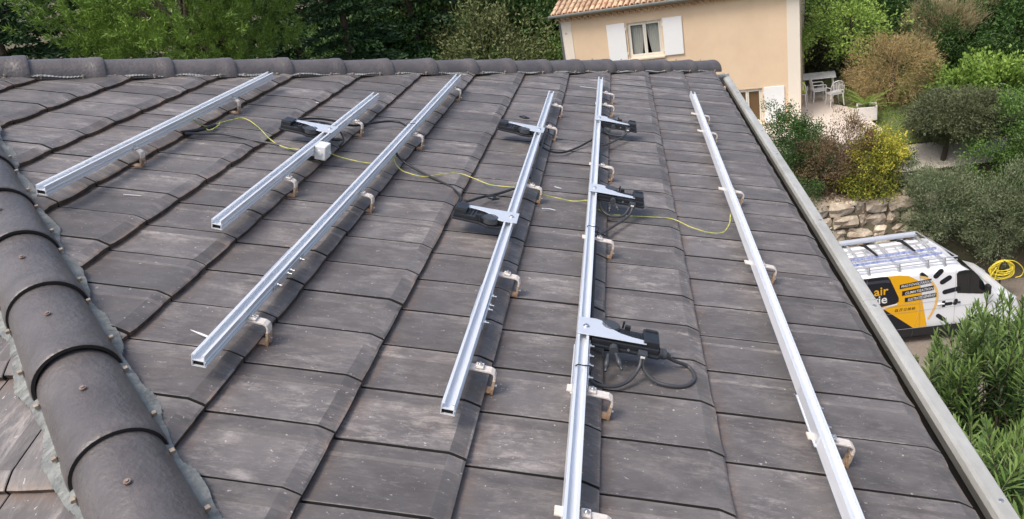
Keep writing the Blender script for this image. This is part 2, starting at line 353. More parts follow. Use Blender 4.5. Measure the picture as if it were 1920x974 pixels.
# hip tiles: tapered half barrels that overlap downhill, with clips and a screw
M_SCREW = mat('rusty_screw', (.30, .24, .21), .6, .4, noise=(60, .8, (.20, .10, .06)))
def hip_tile(P, d, side, length=.445, seed=0):
    rnd = random.Random(seed)
    d = Vector(d).normalized(); sd_ = d.cross(Vector((0, 0, 1))).normalized(); n = sd_.cross(d).normalized()
    ang = [R(-92 + 184 * i / 22) for i in range(23)]
    prof = [(-.02, .1095, .107), (.30, .1165, .115), (.372, .1185, .117), (.377, .1212, .120), (length - .016, .1225, .1215), (length - .004, .1215, .121), (length, .119, .119), (length, .1085, .1085), (length - .03, .107, .107), (.10, .105, .103)]
    vs = []; fs = []; mi = []; na = len(ang)
    for s_, rx, rz in prof:
        for a in ang:
            vs.append(P + d * s_ + sd_ * (rx * math.sin(a)) + n * (rz * math.cos(a) + .007 * s_ / length))
    for k in range(len(prof) - 1):
        for j in range(na - 1):
            fs.append((k * na + j, k * na + j + 1, (k + 1) * na + j + 1, (k + 1) * na + j)); mi.append(1 if k >= 6 else 0)
    b = MB(); b.v = [tuple(v) for v in vs]; b.f = fs; b.m = mi; b.sm = [k < 6 * (na - 1) for k in range(len(fs))]
    o = b.build('hip_tile', [M_CAP, M_CAPRIM], bld, world=True)
    try: o.data.set_sharp_from_angle(angle=R(40))
    except Exception: pass
    for sgn in (-1, 1):
        for s_ in (.085, .32):
            a = R(83) * sgn; r = .113 if s_ < .2 else .119
            c = P + d * (s_ + rnd.uniform(-.01, .01)) + sd_ * (r * math.sin(a)) + n * (r * math.cos(a) + .006)
            q = MB(); rot = Matrix((sd_, d, n)).transposed()
            q.box(c + sd_ * sgn * .006, (.013, .013, .011), 0, rot); q.box(c + sd_ * sgn * .001 - n * .010, (.006, .010, .020), 0, rot)
            k = q.build('clip', M_CLIP, o, bevel=.0015); k.location = -bld.location
    q = MB(); c = P + d * (.23 + rnd.uniform(-.012, .012)) + n * .122
    q.cyl(c, n, .0085, .004, 14); q.cyl(c + n * .003, n, .005, .005, 6); k = q.build('screw', M_SCREW, o); k.location = -bld.location
    return o
zc = .006
def hip_run(x_start, x_end, sgn, off, seed):
    # along near hip (sgn=-1: y = S_NEAR - x) or far hip (sgn=1: y = x + S_FAR); off: x of a tile lower end
    L = math.sqrt(2 + TT * TT); step = .40 / L; d = Vector((1, sgn, -TT)) / L
    k0 = math.floor((x_start - off) / step); x = off + k0 * step; i = 0
    while x < x_end:
        s0 = x - .445 / L
        y = (S_NEAR - s0) if sgn < 0 else (s0 + S_FAR)
        P = Vector((s0, y, -TT * s0 + (zc if sgn < 0 else zc - .016))) + Vector((random.uniform(-.002, .002), random.uniform(-.002, .002), random.uniform(-.002, .004)))
        dd = d + Vector((random.uniform(-.006, .006), random.uniform(-.006, .006), random.uniform(-.004, .004)))
        hip_tile(P, dd, sgn, seed=seed + i); x += step; i += 1
hip_run(APX + .25, 1.15, -1, -1.43, 10)
hip_run(APX + .22, 1.25, 1, -.577, 60)
for i in range(12):
    hip_tile(Vector((APX - RIDGE_L + .4 * i + .9, APY, APZ + zc - .03)), (1, 0, 0), 0, seed=200 + i) if i < 13 else None
# pleated lead strips showing from under the hip tiles, both sides
def lead(sgn, side, wid, seed, x0, x1):
    rnd = random.Random(seed); L = math.sqrt(2 + TT * TT); d = Vector((1, sgn, -TT)) / L
    n1 = Vector((1, -sgn, 0)).normalized() * side          # side +1: towards the rail slope
    b = MB(); N = int((x1 - x0) * L / .0095); rows = 6; ph = rnd.random() * 6
    for i in range(N + 1):
        x = x0 + (x1 - x0) * i / N; y = (S_NEAR - x) if sgn < 0 else (x + S_FAR); s = (x - x0) * L
        wv = .5 + .5 * math.sin(2 * math.pi * s / .4 + ph) ; w_ = wid * (.35 + .65 * wv) + .003 * math.sin(s * 37 + ph) + .0015 * math.sin(s * 71)
        pl = .0042 * (1 if i % 2 else -1) * (.6 + .8 * rnd.random()) * (1 if sgn < 0 else .25)
        slope = TT / math.sqrt(2) * (1.0)
        zsurf = lambda q: -TT * (x + n1.x * q) if side > 0 else TT * ((y + n1.y * q) - S_NEAR) if sgn < 0 else -TT * ((y + n1.y * q) - S_FAR)
        for r_ in range(rows):
            f = r_ / (rows - 1); q = .080 + (.036 + w_) * f
            z = zsurf(q) + .052 - .020 * f + pl * (.5 + f) + .005 * math.sin(s * 23) * f
            b.v.append((x + n1.x * q, y + n1.y * q, z))
    for i in range(N):
        for r_ in range(rows - 1):
            a = i * rows + r_; b.f.append((a, a + 1, a + rows + 1, a + rows) if side * sgn < 0 else (a, a + rows, a + rows + 1, a + 1)); b.m.append(0); b.sm.append(False)
    o = b.build('lead_strip', M_LEAD, bld, world=True)
    return o
lead(-1, 1, .034, 1, APX + .1, 1.05); lead(-1, -1, .040, 2, APX + .1, 1.05)
lead(1, 1, .010, 3, APX + .1, 1.02); lead(1, -1, .04, 4, APX + .1, 1.0)
# chalk strokes and pale chips on the tiles
M_CHALK = mat('chalk', (.62, .62, .64), .9); M_CHALKB = mat('faded_chalk', (.30, .32, .36), .9)
def chalk(pts, wd, m=M_CHALK, h=.0275):
    b = MB()
    for (a, c) in zip(pts[:-1], pts[1:]):
        A, B = Vector((*a, 0)), Vector((*c, 0)); t = (B - A).normalized(); s = Vector((-t.y, t.x, 0)) * wd / 2
        b.add([rp(p.x, p.y, h + .0015 * k) for k in (0, 1) for p in (A - s, A + s * .6, B + s, B - s * .6)], [(0, 1, 2, 3), (4, 7, 6, 5), (0, 4, 5, 1), (1, 5, 6, 2), (2, 6, 7, 3), (3, 7, 4, 0)])
    b.build('chalk_mark', m, bld, world=True)
chalk([(-.187, .115), (-.155, .08), (-.118, .045)], .0025, M_CHALKB, .012); chalk([(-.185, .036), (-.155, .085), (-.13, .14)], .003, M_CHALKB, .012)
chalk([(-2.108, 1.173), (-2.038, 1.191)], .005); chalk([(-.263, 4.821), (-.12, 4.857)], .012); chalk([(-1.988, 2.986), (-1.897, 2.97)], .012)
chalk([(-.30, 2.28), (-.26, 2.27)], .008); chalk([(-.34, 1.93), (-.30, 1.945), (-.27, 1.94)], .007)
sl = MB(); A, B = rp(-1.346, .302, .045), rp(-1.27, .296, .032)
sl.tube([A, (A + B) / 2, B], .003, 6, 0, True, [.0008, .004, .0045])
t = empty('marker_stick', rp(-1.30, .30, .03), label='small white pointed stick under the lower end of the third rail', cat='stick')
o = sl.build('stick_body', M_WHITEP, t, world=True)

# ------------------------------------------------------------------ rails
rails = [(-2.292, .925, 3.135, 'leftmost aluminium mounting rail, running to the far hip tiles'),
         (-1.570, .930, 3.120, 'second aluminium rail from the left, carrying the white box'),
         (-1.206, .085, 4.020, 'third aluminium rail from the left, spliced near its lower end'),
         (-.466, .100, 4.080, 'fourth aluminium rail from the left, with two inverters on its left'),
         (-.088, -.75, 4.930, 'longest aluminium rail, with three inverters on its right'),
         (.672, -.60, 4.965, 'rightmost aluminium rail, beside the gutter, without inverters')]
RT = .122; RH = .040; RWD = .040
def rail_prof(b, y0, y1, w_=RWD, z0=RT - RH, z1=RT):
    h = w_ / 2; L = y1 - y0; yc = (y0 + y1) / 2
    def bx(xa, xb, za, zb): b.box(((xa + xb) / 2, yc, (za + zb) / 2), (xb - xa, L, zb - za))
    bx(-h, -h + .0028, z0, z1); bx(h - .0028, h, z0, z1)               # side walls
    bx(-h + .0028, h - .0028, z0, z0 + .0025)                          # bottom
    bx(-h + .0028, h - .0028, z0 + .019, z0 + .0215)                   # channel floor
    bx(-h + .0028, -h + .0085, z1 - .0035, z1 - .0002); bx(h - .0085, h - .0028, z1 - .0035, z1 - .0002)  # lips
    bx(h, h + .0035, z0 + .0, z0 + .004); bx(h, h + .0035, z0 + .016, z0 + .020)  # side slot flanges
rail_objs = []
for k, (x, y0, y1, lab) in enumerate(rails):
    e = empty('mounting_rail', rp(x, y0, 0), RROT, lab, 'rail', 'aluminium mounting rails on the roof')
    e.rotation_euler = (0, TH, [0, 0, .0045, -.0015, -.003, .005][k] * -1)
    b = MB(); rail_prof(b, 0, y1 - y0); b.build('rail_profile', M_ALU, e)
    q = MB(); q.box((0, (y1 - y0) / 2, RT - RH + .0108), (RWD - .0060, y1 - y0 - .012, .0160)); q.build('rail_hollow_shade', M_DARK, e)  # added black box inside the hollow rail, its colour stands for the shade there
    rail_objs.append(e)
# splices with bolts
def splice(k, ya, yb, bys, side=1, sleeve=True):
    e = rail_objs[k]; y0 = rails[k][1]; b = MB()
    b.box((-.0215 * 1, (ya + yb) / 2 - y0, RT - RH / 2 + .004), (.0022, yb - ya, RH * .86)); b.box((.0258, (ya + yb) / 2 - y0, RT - RH / 2 - .004), (.0022, yb - ya, RH * .7))
    b.box((0, (ya + yb) / 2 - y0, RT - RH - .0016), (.049, yb - ya, .003))
    s = b.build('splice_plate', M_ALUW, e)
    for by in bys:
        q = MB(); q.cyl((.033, by - y0, RT - RH / 2 - .002), (1, 0, 0), .0035, .022, 8); q.cyl((.030, by - y0, RT - RH / 2 - .002), (1, 0, 0), .008, .006, 6)
        q.build('bolt', M_STEEL, s)
splice(2, .565, .83, (.585, .675, .702, .795)); splice(3, .59, .83, (.615, .706, .738, .807)); splice(4, .33, .62, (.41, .48, .538, .601)); splice(5, .31, .58, (.34, .402, .5))

# ------------------------------------------------------------------ roof hooks
def make_hook(tip=-.127):
    e = empty('roof_hook', (0, 0, 0), RROT, 'x', 'hook', 'cream roof hooks holding the rails')
    CX = -.047 if tip < -.12 else -.030 if tip < -.09 else -.012
    # local origin: tile tail edge, x down slope; rail centre at x = -.085
    b = MB(); W = .032; zt_ = RT - RH - .003; th = .008
    path = [(tip, zt_), (-.02, zt_), (.008, zt_ - .0005), (.016, zt_ - .005), (.019, zt_ - .013), (.0195, zt_ - .030)]
    def ribbon(path, th, W, mi=0):
        P = [Vector((p[0], 0, p[1])) for p in path]; vs = []; n = len(P)
        for i, p in enumerate(P):
            t = (P[min(i + 1, n - 1)] - P[max(i - 1, 0)]).normalized(); nn = Vector((t.z, 0, -t.x))
            for s_, o_ in ((-1, 0), (1, 0), (1, 1), (-1, 1)): vs.append(p + nn * th * o_ + Vector((0, s_ * W / 2, 0)))
        fs = [(0, 3, 2, 1), ((n - 1) * 4, (n - 1) * 4 + 1, (n - 1) * 4 + 2, (n - 1) * 4 + 3)]
        for i in range(n - 1):
            for a, c in ((0, 1), (1, 2), (2, 3), (3, 0)): fs.append((i * 4 + a, i * 4 + c, (i + 1) * 4 + c, (i + 1) * 4 + a))
        b.add(vs, fs, mi)
    ribbon(path, -th, W); b.build('hook_arm', M_HOOK, e, bevel=.002)
    b = MB(); W2 = .036
    for sy in (-1, 1): b.box((.0225, sy * .013, zt_ - .052), (.009, .010, .054))
    b.box((.0225, 0, zt_ - .034), (.009, .016, .012)); b.box((.0225, 0, zt_ - .064), (.009, .016, .012))
    b.box((-.012, 0, .006), (.06, .036, .006))
    b.build('hook_leg', M_HOOKR, e, bevel=.0015)
    b = MB(); b.box((CX, 0, zt_ + .0125), (.026, .030, .007)); p = b.build('clamp_plate', M_HOOK, e, bevel=.002)
    b = MB(); b.cyl((CX, 0, zt_ + .019), (0, 0, 1), .0075, .006, 6); b.cyl((CX, 0, zt_ + .024), (0, 0, 1), .0038, .006, 8); b.build('bolt', M_STEEL, p)
    b = MB(); b.cyl((.030, 0, zt_ - .052), (1, 0, 0), .0045, .009, 8); b.build('bolt', M_STEEL, e)
    return e
hooks = {-2.28: [1.536, 2.541], -1.52: [1.543, 2.561], -1.14: [.369, 1.539, 2.535, 3.739], -.38: [.358, 1.021, 2.061, 3.214, 3.81], 0: [-.182, .35, 1.55, 2.62, 4.10, 4.50], .76: [-.19, .358, 1.62, 2.62, 3.86, 4.36]}
names = {-2.28: 'leftmost rail', -1.52: 'second rail from the left', -1.14: 'third rail from the left', -.38: 'fourth rail from the left', 0: 'longest rail', .76: 'rightmost rail by the gutter'}
ordw = ['nearest', 'second nearest', 'third nearest', 'fourth nearest', 'fifth nearest', 'farthest']
hp = {-2.28: make_hook(-.082), -1.14: make_hook(-.100), 0: make_hook(-.127)}; hp[-1.52] = hp[-2.28]; hp[-.38] = hp[-1.14]; hp[.76] = hp[0]; usedh = set(); shift = {-2.28: .024, -1.52: .010, -1.14: .004, -.38: -.002, 0: 0, .76: .008}
for ux, lst in hooks.items():
    for i, vy in enumerate(lst):
        k_ = id(hp[ux]); h = hp[ux] if k_ not in usedh else copy_tree(hp[ux]); usedh.add(k_)
        h.location = rp(ux + shift[ux] + random.uniform(-.002, .003), vy, .002); h.rotation_euler = (0, TH, R(random.uniform(-2, 2)))
        h['label'] = 'cream hook, %s of %d under the %s' % ('farthest' if i == len(lst) - 1 else ordw[i], len(lst), names[ux])
        h['group'] = 'cream roof hooks holding the rails'

# ------------------------------------------------------------------ micro inverters
def make_inverter():
    e = empty('microinverter', (0, 0, 0), RROT, 'x', 'inverter', 'black microinverters on aluminium brackets')
    # local: x away from rail, straight edge at y=-.06, curved edge towards +y
    out = [(-.030, -.058), (-.030, .058), (.035, .064), (.055, .058), (.072, .038), (.095, .012), (.125, -.006), (.165, -.016), (.215, -.021), (.215, -.046)]
    b = MB(); b.prism(out, RT + .001, RT + .004)
    p = b.build('mounting_plate', M_ALUW, e, bevel=.0008)
    q = MB(); q.cyl((0, -.002, RT + .007), (0, 0, 1), .008, .006, 6); q.cyl((0, -.002, RT + .0045), (0, 0, 1), .012, .0016, 14); q.build('bolt', M_STEEL, p)
    b = MB(); z1 = RT - .004
    b.prism([(.02, -.062), (.02, .05), (.05, .078), (.10, .082), (.14, .06), (.265, .052), (.272, .04), (.272, -.056), (.262, -.066)], z1 - .034, z1 - .022)
    b.prism([(.025, -.056), (.025, .04), (.13, .05), (.262, .044), (.262, -.052)], z1 - .022, z1 - .004)
    for i in range(6): b.box((.16 + .016 * i, 0.0, z1 - .001), (.005, .07, .008))
    b.box((.232, .002, z1 + .006), (.055, .085, .022)); b.box((.232, .034, z1 + .019), (.045, .012, .006))
    h = b.build('housing', M_BLK, e, bevel=.003)
    q = MB(); q.cyl((.088, .042, z1 - .006), (0, 0, 1), .036, .022, 28); q.cyl((.088, .042, z1 + .006), (0, 0, 1), .032, .004, 28); q.build('round_cap', M_BLK2, h, bevel=.0015)
    q = MB(); q.cyl((.135, .065, z1 + .004), (0, 0, 1), .004, .028, 8); q.box((.15, .05, z1 + .004), (.02, .014, .014)); q.build('knob', M_BLK, h)
    q = MB(); q.box((.205, -.078, z1 - .020), (.032, .030, .028)); q.build('connector', M_BLK2, h, bevel=.002)
    q = MB(); q.cyl((.105, -.074, z1 - .02), (0, 1, 0), .016, .026, 12); q.build('plug', M_BLK2, h, bevel=.002)
    q = MB(); q.box((.205, -.0935, z1 - .018), (.016, .001, .008)); q.build('label', M_WHITEP, h)
    q = MB(); q.cyl((.155, -.0685, z1 - .015), (0, 1, 0), .0045, .004, 10); q.build('screw', M_STEEL, h)
    return e
inv = [(-1.570, 2.235, math.pi, 'microinverter beside the white junction box, farthest left of the six'),
       (-.466, 2.985, math.pi, 'microinverter on the left of the fourth rail, the farther of two'),
       (-.460, 1.515, math.pi, 'microinverter on the left of the fourth rail, the nearer of two'),
       (-.092, 3.54, 0, 'microinverter right of the longest rail, farthest from the camera'),
       (-.090, 2.115, 0, 'microinverter right of the longest rail, middle one of three'),
       (-.084, .685, 0, 'microinverter right of the longest rail, nearest the camera')]
i0 = make_inverter()
for k, (x, y, a, lab) in enumerate(inv):
    h = i0 if k == 0 else copy_tree(i0)
    h.location = rp(x, y, 0); h.rotation_mode = 'QUATERNION'
    h.rotation_quaternion = (Matrix.Rotation(TH, 3, 'Y') @ Matrix.Rotation(a, 3, 'Z')).to_quaternion()
    h['label'] = lab; h['group'] = 'black microinverters on aluminium brackets'
# white junction box on the second rail
jb = empty('junction_box', rp(-1.520, 1.99, .085), RROT, 'small white junction box fixed to the right side of the second rail', 'box')
b = MB(); b.box((0, 0, 0), (.058, .085, .075)); b.build('box_body', M_WHITEP, jb, bevel=.005)
b = MB(); b.cyl((-.004, -.044, 0), (0, 1, 0), .015, .006, 18); b.cyl((.031, .02, -.01), (1, 0, 0), .008, .012, 12); b.build('cable_gland', M_WHITEP, jb, bevel=.001)

# ------------------------------------------------------------------ cables
def cable(name, pts, r, m, label, cat='cable', group=None, k=8):
    P = [rp(u, v, h) for u, v, h in spline(pts, k)]
    e = MB(); o0 = P[0]; e.tube([p - o0 for p in P], r, 8); o = e.build(name, m); o.location = o0
    return tag(o, label, cat, group)
GB = 'black cables between the inverters'; GE = 'green and yellow earth wires'
cable('power_cable', [(-2.29, 1.99, .035), (-2.255, 2.045, .034), (-2.225, 2.11, .034), (-2.20, 2.19, .036)], .010, M_TAPE, 'thick taped cable end on the tiles by the leftmost rail', group=GB)
cable('power_cable', [(-2.27, 1.99, .034), (-2.2, 2.03, .035), (-2.101, 2.083, .036), (-1.92, 2.085, .033), (-1.771, 2.078, .036), (-1.66, 2.03, .034), (-1.57, 1.99, .034), (-1.52, 2.02, .034)], .0066, M_CABLEG, 'dark grey cable running from the taped end to the second rail', group=GB)
coil = [(-1.585 + .062 * math.cos(a * .5), 2.02 + .075 * math.sin(a * .5), .034 + .0009 * a) for a in range(0, 34)]
cable('power_cable', coil, .0066, M_CABLE, 'black cable coiled under the white junction box', group=GB, k=2)
cable('power_cable', [(-1.80, 2.26, .10), (-1.815, 2.36, .09), (-1.789, 2.445, .085), (-1.721, 2.51, .08), (-1.64, 2.547, .07), (-1.54, 2.56, .06), (-1.459, 2.72, .05), (-1.377, 2.81, .05), (-1.30, 2.78, .06), (-1.222, 2.60, .09), (-1.20, 2.50, .08)], .0066, M_CABLE, 'black cable looping from the leftmost inverter over to the third rail', group=GB)
cable('power_cable', [(-1.77, 2.27, .10), (-1.77, 2.34, .09), (-1.74, 2.41, .088), (-1.672, 2.453, .08), (-1.60, 2.44, .075), (-1.54, 2.36, .06), (-1.50, 2.27, .06), (-1.50, 2.20, .05)], .005, M_CABLE, 'short black lead behind the leftmost inverter', group=GB)
cable('power_cable', [(-1.19, 2.20, .09), (-1.16, 2.165, .07), (-1.10, 2.14, .045), (-.975, 2.066, .034), (-.84, 1.974, .036), (-.775, 1.90, .034), (-.74, 1.80, .05), (-.73, 1.68, .08)], .0066, M_CABLE, 'black cable from the third rail down to the nearer left inverter', group=GB)
cable('power_cable', [(-.70, 1.66, .10), (-.695, 1.735, .07), (-.65, 1.865, .05), (-.57, 1.98, .045), (-.48, 2.06, .07)], .0066, M_CABLE, 'black cable from the nearer left inverter back to the fourth rail', group=GB)
cable('power_cable', [(-.47, 2.97, .085), (-.455, 2.885, .07), (-.407, 2.865, .045), (-.343, 2.87, .033), (-.277, 2.915, .034), (-.199, 3.07, .034), (-.153, 3.144, .05), (-.105, 3.18, .08)], .0066, M_CABLE, 'black cable sagging between the fourth and the longest rail', group=GB)
cable('power_cable', [(-.414, 3.325, .085), (-.428, 3.18, .075), (-.432, 3.04, .07), (-.430, 2.84, .06), (-.428, 2.577, .06), (-.433, 2.376, .06), (-.44, 2.25, .06)], .0066, M_CABLEG, 'grey cable clipped along the right side of the fourth rail', group=GB)
cable('power_cable', [(-.432, 3.30, .07), (-.41, 3.18, .06), (-.418, 3.02, .05), (-.436, 2.88, .06)], .005, M_CABLE, 'short black lead beside the farther left inverter bracket', group=GB)
cable('power_cable', [(-.06, 3.50, .08), (-.03, 3.47, .05), (.02, 3.46, .045), (.08, 3.46, .05), (.108, 3.47, .09)], .0066, M_CABLEG, 'grey cable loop under the farthest right inverter', group=GB)
cable('power_cable', [(.118, 3.46, .095), (.09, 3.42, .06), (.024, 3.30, .045), (-.045, 3.12, .06), (-.060, 3.05, .075), (-.063, 2.743, .08), (-.063, 2.448, .08), (-.062, 2.20, .08)], .0066, M_CABLEG, 'grey cable from the farthest right inverter down the longest rail', group=GB)
cable('power_cable', [(-.058, 2.07, .08), (-.03, 1.99, .055), (.02, 1.965, .045), (.08, 1.985, .055), (.108, 2.035, .095)], .0068, M_CABLEG, 'grey cable loop under the middle right inverter', group=GB)
cable('power_cable', [(.120, 2.032, .095), (.105, 1.98, .06), (.027, 1.84, .042), (-.03, 1.70, .055), (-.060, 1.60, .075)], .0068, M_CABLEG, 'grey cable from the middle right inverter back to the longest rail', group=GB)
cable('power_cable', [(-.062, 1.58, .08), (-.062, 1.268, .085), (-.061, .98, .085), (-.060, .80, .085)], .0068, M_CABLE, 'black cable along the longest rail between the middle and nearest inverters', group=GB)
cable('power_cable', [(.118, .600, .095), (.115, .575, .065), (.085, .528, .038), (.034, .485, .032), (-.031, .468, .04), (-.068, .478, .07)], .0068, M_CABLEG, 'thick grey cable curving left under the nearest right inverter', group=GB)
cable('power_cable', [(.124, .602, .095), (.134, .585, .06), (.175, .565, .035), (.231, .555, .034), (.288, .575, .034), (.322, .63, .036), (.305, .69, .04), (.252, .675, .06), (.205, .655, .085)], .0068, M_CABLEG, 'thick grey cable looping right of the nearest inverter', group=GB)
b = MB(); P0 = rp(.188, .651, .095)
b.tube([rp(.178, .648, .10) - P0, rp(.196, .653, .092) - P0, rp(.222, .66, .083) - P0], .013, 10, 0, True, [.015, .018, .010]); b.cyl(rp(.2, .655, .092) - P0, Vector((1, .2, -.3)), .020, .012, 10)
o = b.build('cable_gland', M_BLK2); o.location = P0; tag(o, 'dark gland at the right end of the nearest inverter loop', 'connector')
cable('earth_wire', [(-2.265, 2.07, .09), (-2.25, 2.10, .06), (-2.235, 2.15, .036), (-2.213, 2.19, .036), (-2.18, 2.31, .036), (-2.13, 2.39, .036), (-2.01, 2.30, .036), (-1.876, 2.149, .036), (-1.793, 2.08, .036), (-1.713, 2.05, .04), (-1.60, 2.04, .06)], .0027, M_EARTH, 'green-yellow wire from the leftmost rail to the second rail', 'wire', GE)
cable('earth_wire', [(-2.235, 2.13, .036), (-2.19, 2.10, .036), (-2.17, 2.16, .05), (-2.20, 2.24, .04)], .0027, M_EARTH, 'short orange-yellow wire loop at the taped cable end', 'wire', GE)
cable('earth_wire', [(-1.495, 2.02, .07), (-1.46, 2.08, .036), (-1.371, 2.072, .034), (-1.285, 2.08, .034), (-1.225, 2.13, .04), (-1.190, 2.17, .08)], .0027, M_EARTH, 'green-yellow wire from the white box to the third rail', 'wire', GE)
cable('earth_wire', [(-1.18, 2.17, .09), (-1.165, 2.11, .06), (-1.12, 2.07, .036), (-1.071, 2.044, .034), (-.983, 2.036, .034), (-.902, 2.124, .034), (-.825, 2.18, .034), (-.73, 2.15, .034), (-.634, 2.10, .036), (-.50, 2.04, .07)], .0027, M_EARTH, 'green-yellow wire from the third rail to the fourth rail', 'wire', GE)
cable('earth_wire', [(-.43, 2.10, .09), (-.395, 2.07, .07), (-.346, 2.10, .038), (-.271, 2.101, .034), (-.185, 2.10, .034), (-.112, 2.06, .07)], .0027, M_EARTH, 'green-yellow wire from the fourth rail to the longest rail', 'wire', GE)
cable('earth_wire', [(-.055, 1.99, .06), (.0, 2.0, .034), (.045, 2.02, .034), (.13, 2.05, .034), (.231, 2.09, .034), (.347, 2.12, .034), (.441, 2.055, .034), (.536, 2.03, .034), (.607, 2.055, .04), (.639, 2.11, .07), (.647, 2.18, .10)], .0027, M_EARTH, 'green-yellow wire from the middle right inverter to the rightmost rail', 'wire', GE)
def connector_pair(u, v, h, ang, lab, L=.05, r=.008, hang=False):
    e = empty('plug_pair', rp(u, v, h), (0, 0, 0), lab, 'connector', 'loose pairs of black solar plugs')
    for s in (-1, 1):
        b = MB(); d = Matrix.Rotation(ang + s * .25, 3, 'Z') @ Vector((1, 0, -.35 if not hang else -.5)); c = Vector((s * .013 * -math.sin(ang), s * .013 * math.cos(ang), 0))
        b.tube([c, c + d * L * .35, c + d * L * .4, c + d * L * .8, c + d * L * .82, c + d * L * 1.1], r, 8, 0, True, [r * .7, r * .9, r * 1.15, r * 1.15, r * .75, r * .6]); b.build('plug', M_BLK2 if hang else M_BLK, e)
    return e
connector_pair(-.62, 1.86, .06, .5, 'loose black plug pair standing above the nearer left inverter')
connector_pair(-.63, 3.42, .06, .5, 'loose black plug pair above the farther left inverter')
connector_pair(-1.70, 2.36, .10, .3, 'loose black plug pair behind the leftmost inverter')
connector_pair(-1.55, 2.20, .08, 1.0, 'loose black plug pair right of the second rail above the white box')
connector_pair(.018, .60, .085, -1.55, 'loose grey plug pair hanging in front of the nearest right inverter', L=.055, r=.0085, hang=True)
connector_pair(.018, 2.03, .085, -1.55, 'loose grey plug pair hanging in front of the middle right inverter', L=.04, r=.008, hang=True)
# zip tie round the longest rail
zt_ = [(-.0215, .0, RT - RH - .004), (-.0225, 0, RT + .002), (0, .006, RT + .0035), (.027, .012, RT + .002), (.029, .012, RT - .02), (.026, .010, RT - RH - .004)]
P = [rp(-.086 + p[0], .425 + p[1], p[2]) for p in spline(zt_ + [zt_[0]], 6)]
b = MB(); b.tube([p - P[0] for p in P], .0022, 6); o = b.build('cable_tie', M_CABLE); o.location = P[0]; tag(o, 'black cable tie around the longest rail just above a hook', 'cable tie')
# ties on rails
for (u, v, lab) in ((-1.206, 2.60, 'black cable tie around the third rail where the looping cable ends'), (-.088, 1.585, 'black cable tie holding cables to the longest rail under the middle inverter')):
    P = [rp(u + p[0], v + p[1], p[2]) for p in spline(zt_ + [zt_[0]], 6)]
    b = MB(); b.tube([p - P[0] for p in P], .002, 6); o = b.build('cable_tie', M_CABLE); o.location = P[0]; tag(o, lab, 'cable tie')

# ------------------------------------------------------------------ neighbouring house
HAZ = R(13.5); HO = Vector((CAM.x + 26 * math.sin(HAZ), CAM.y + 26 * math.cos(HAZ), 0))   # foot of the perpendicular on the facade
HX = Vector((math.cos(HAZ), -math.sin(HAZ), 0)); HN = Vector((math.sin(HAZ), math.cos(HAZ), 0))  # right along facade, away from camera
nb = empty('neighbour_house', (HO.x, HO.y, -6.3), (0, 0, -HAZ), 'cream rendered two-storey house with white shutters beyond the roof', 'house')
# local: x right, y away, z up from -6.3
def hz(z): return z + 6.3
M_STUC = mat('cream_stucco', (.79, .605, .41), .92, noise=(.8, .9, (.71, .53, .355)), bump=(60, .35))
M_STUCW = mat('pale_corner_stucco', (.80, .72, .60), .9, bump=(60, .15))
M_SHUT = mat('shutter_white', (.84, .84, .82), .5, noise=(6, .3, (.78, .78, .75)))
M_FRAME = mat('frame_cream', (.78, .74, .64), .5)
M_GLASS = mat('window_glass', (.02, .022, .024), .06, 0, .8)
M_CURT = mat('curtain_grey', (.36, .37, .33), .9, noise=(30, .6, (.28, .29, .26)), streak=(1, 1, .05))
M_TERRA = mat('terracotta_tiles', (.56, .33, .20), .85, noise=(3, .9, (.62, .50, .33)), island=.22, bump=(30, .3))
M_TERRAC = mat('cornice_tiles', (.66, .46, .29), .85, noise=(6, .7, (.60, .34, .20)), island=.12)
M_ZINC = mat('zinc_gutter', (.20, .215, .20), .45, .5)
XL, XR = -8.62, -.80; ZE = hz(-1.82)
win = [(-6.30, -5.13, hz(-3.50), hz(-2.30)), (-2.95, -1.98, hz(-6.12), hz(-4.92))]
b = MB()
# facade with two openings, .25 thick, sides and back
def wall_seg(xa, xb, za, zb): b.box(((xa + xb) / 2, .125, (za + zb) / 2), (xb - xa, .25, zb - za))
xsplit = [XL, win[0][0], win[0][1], win[1][0], win[1][1], XR]
wall_seg(XL, win[0][0], -.5, ZE); wall_seg(win[0][1], win[1][0], -.5, ZE); wall_seg(win[1][1], XR, -.5, ZE)
wall_seg(win[0][0], win[0][1], -.5, win[0][2]); wall_seg(win[0][0], win[0][1], win[0][3], ZE)
wall_seg(win[1][0], win[1][1], -.5, win[1][2]); wall_seg(win[1][0], win[1][1], win[1][3], ZE)
b.box((XL + .125, 4.1, ZE / 2 - .25), (.25, 7.7, ZE + .5)); b.box((XR - .125, 4.1, ZE / 2 - .25), (.25, 7.7, ZE + .5)); b.box(((XL + XR) / 2, 8.0, ZE / 2 - .25), (XR - XL - .5, .25, ZE + .5))
for xx in (XL + .125, XR - .125): b.add([(xx - .125, .25, ZE), (xx + .125, .25, ZE), (xx + .125, 7.9, ZE), (xx - .125, 7.9, ZE), (xx - .125, 4.1, ZE + 1.2), (xx + .125, 4.1, ZE + 1.2)], [(0, 1, 5, 4), (2, 3, 4, 5), (0, 4, 3), (1, 2, 5)])
b.build('wall', M_STUC, nb)
for xa, xb in ((XL - .02, XL + .36), (XR - .36, XR + .02)):
    b = MB(); b.box(((xa + xb) / 2, -.008, ZE / 2 - .27), (xb - xa, .022, ZE + .5)); b.build('corner_band', M_STUCW, nb)
b = MB(); b.box((XL - .035, -.03, ZE / 2), (.07, .07, ZE + .1)); b.build('downpipe', M_ZINC, nb, bevel=.02)
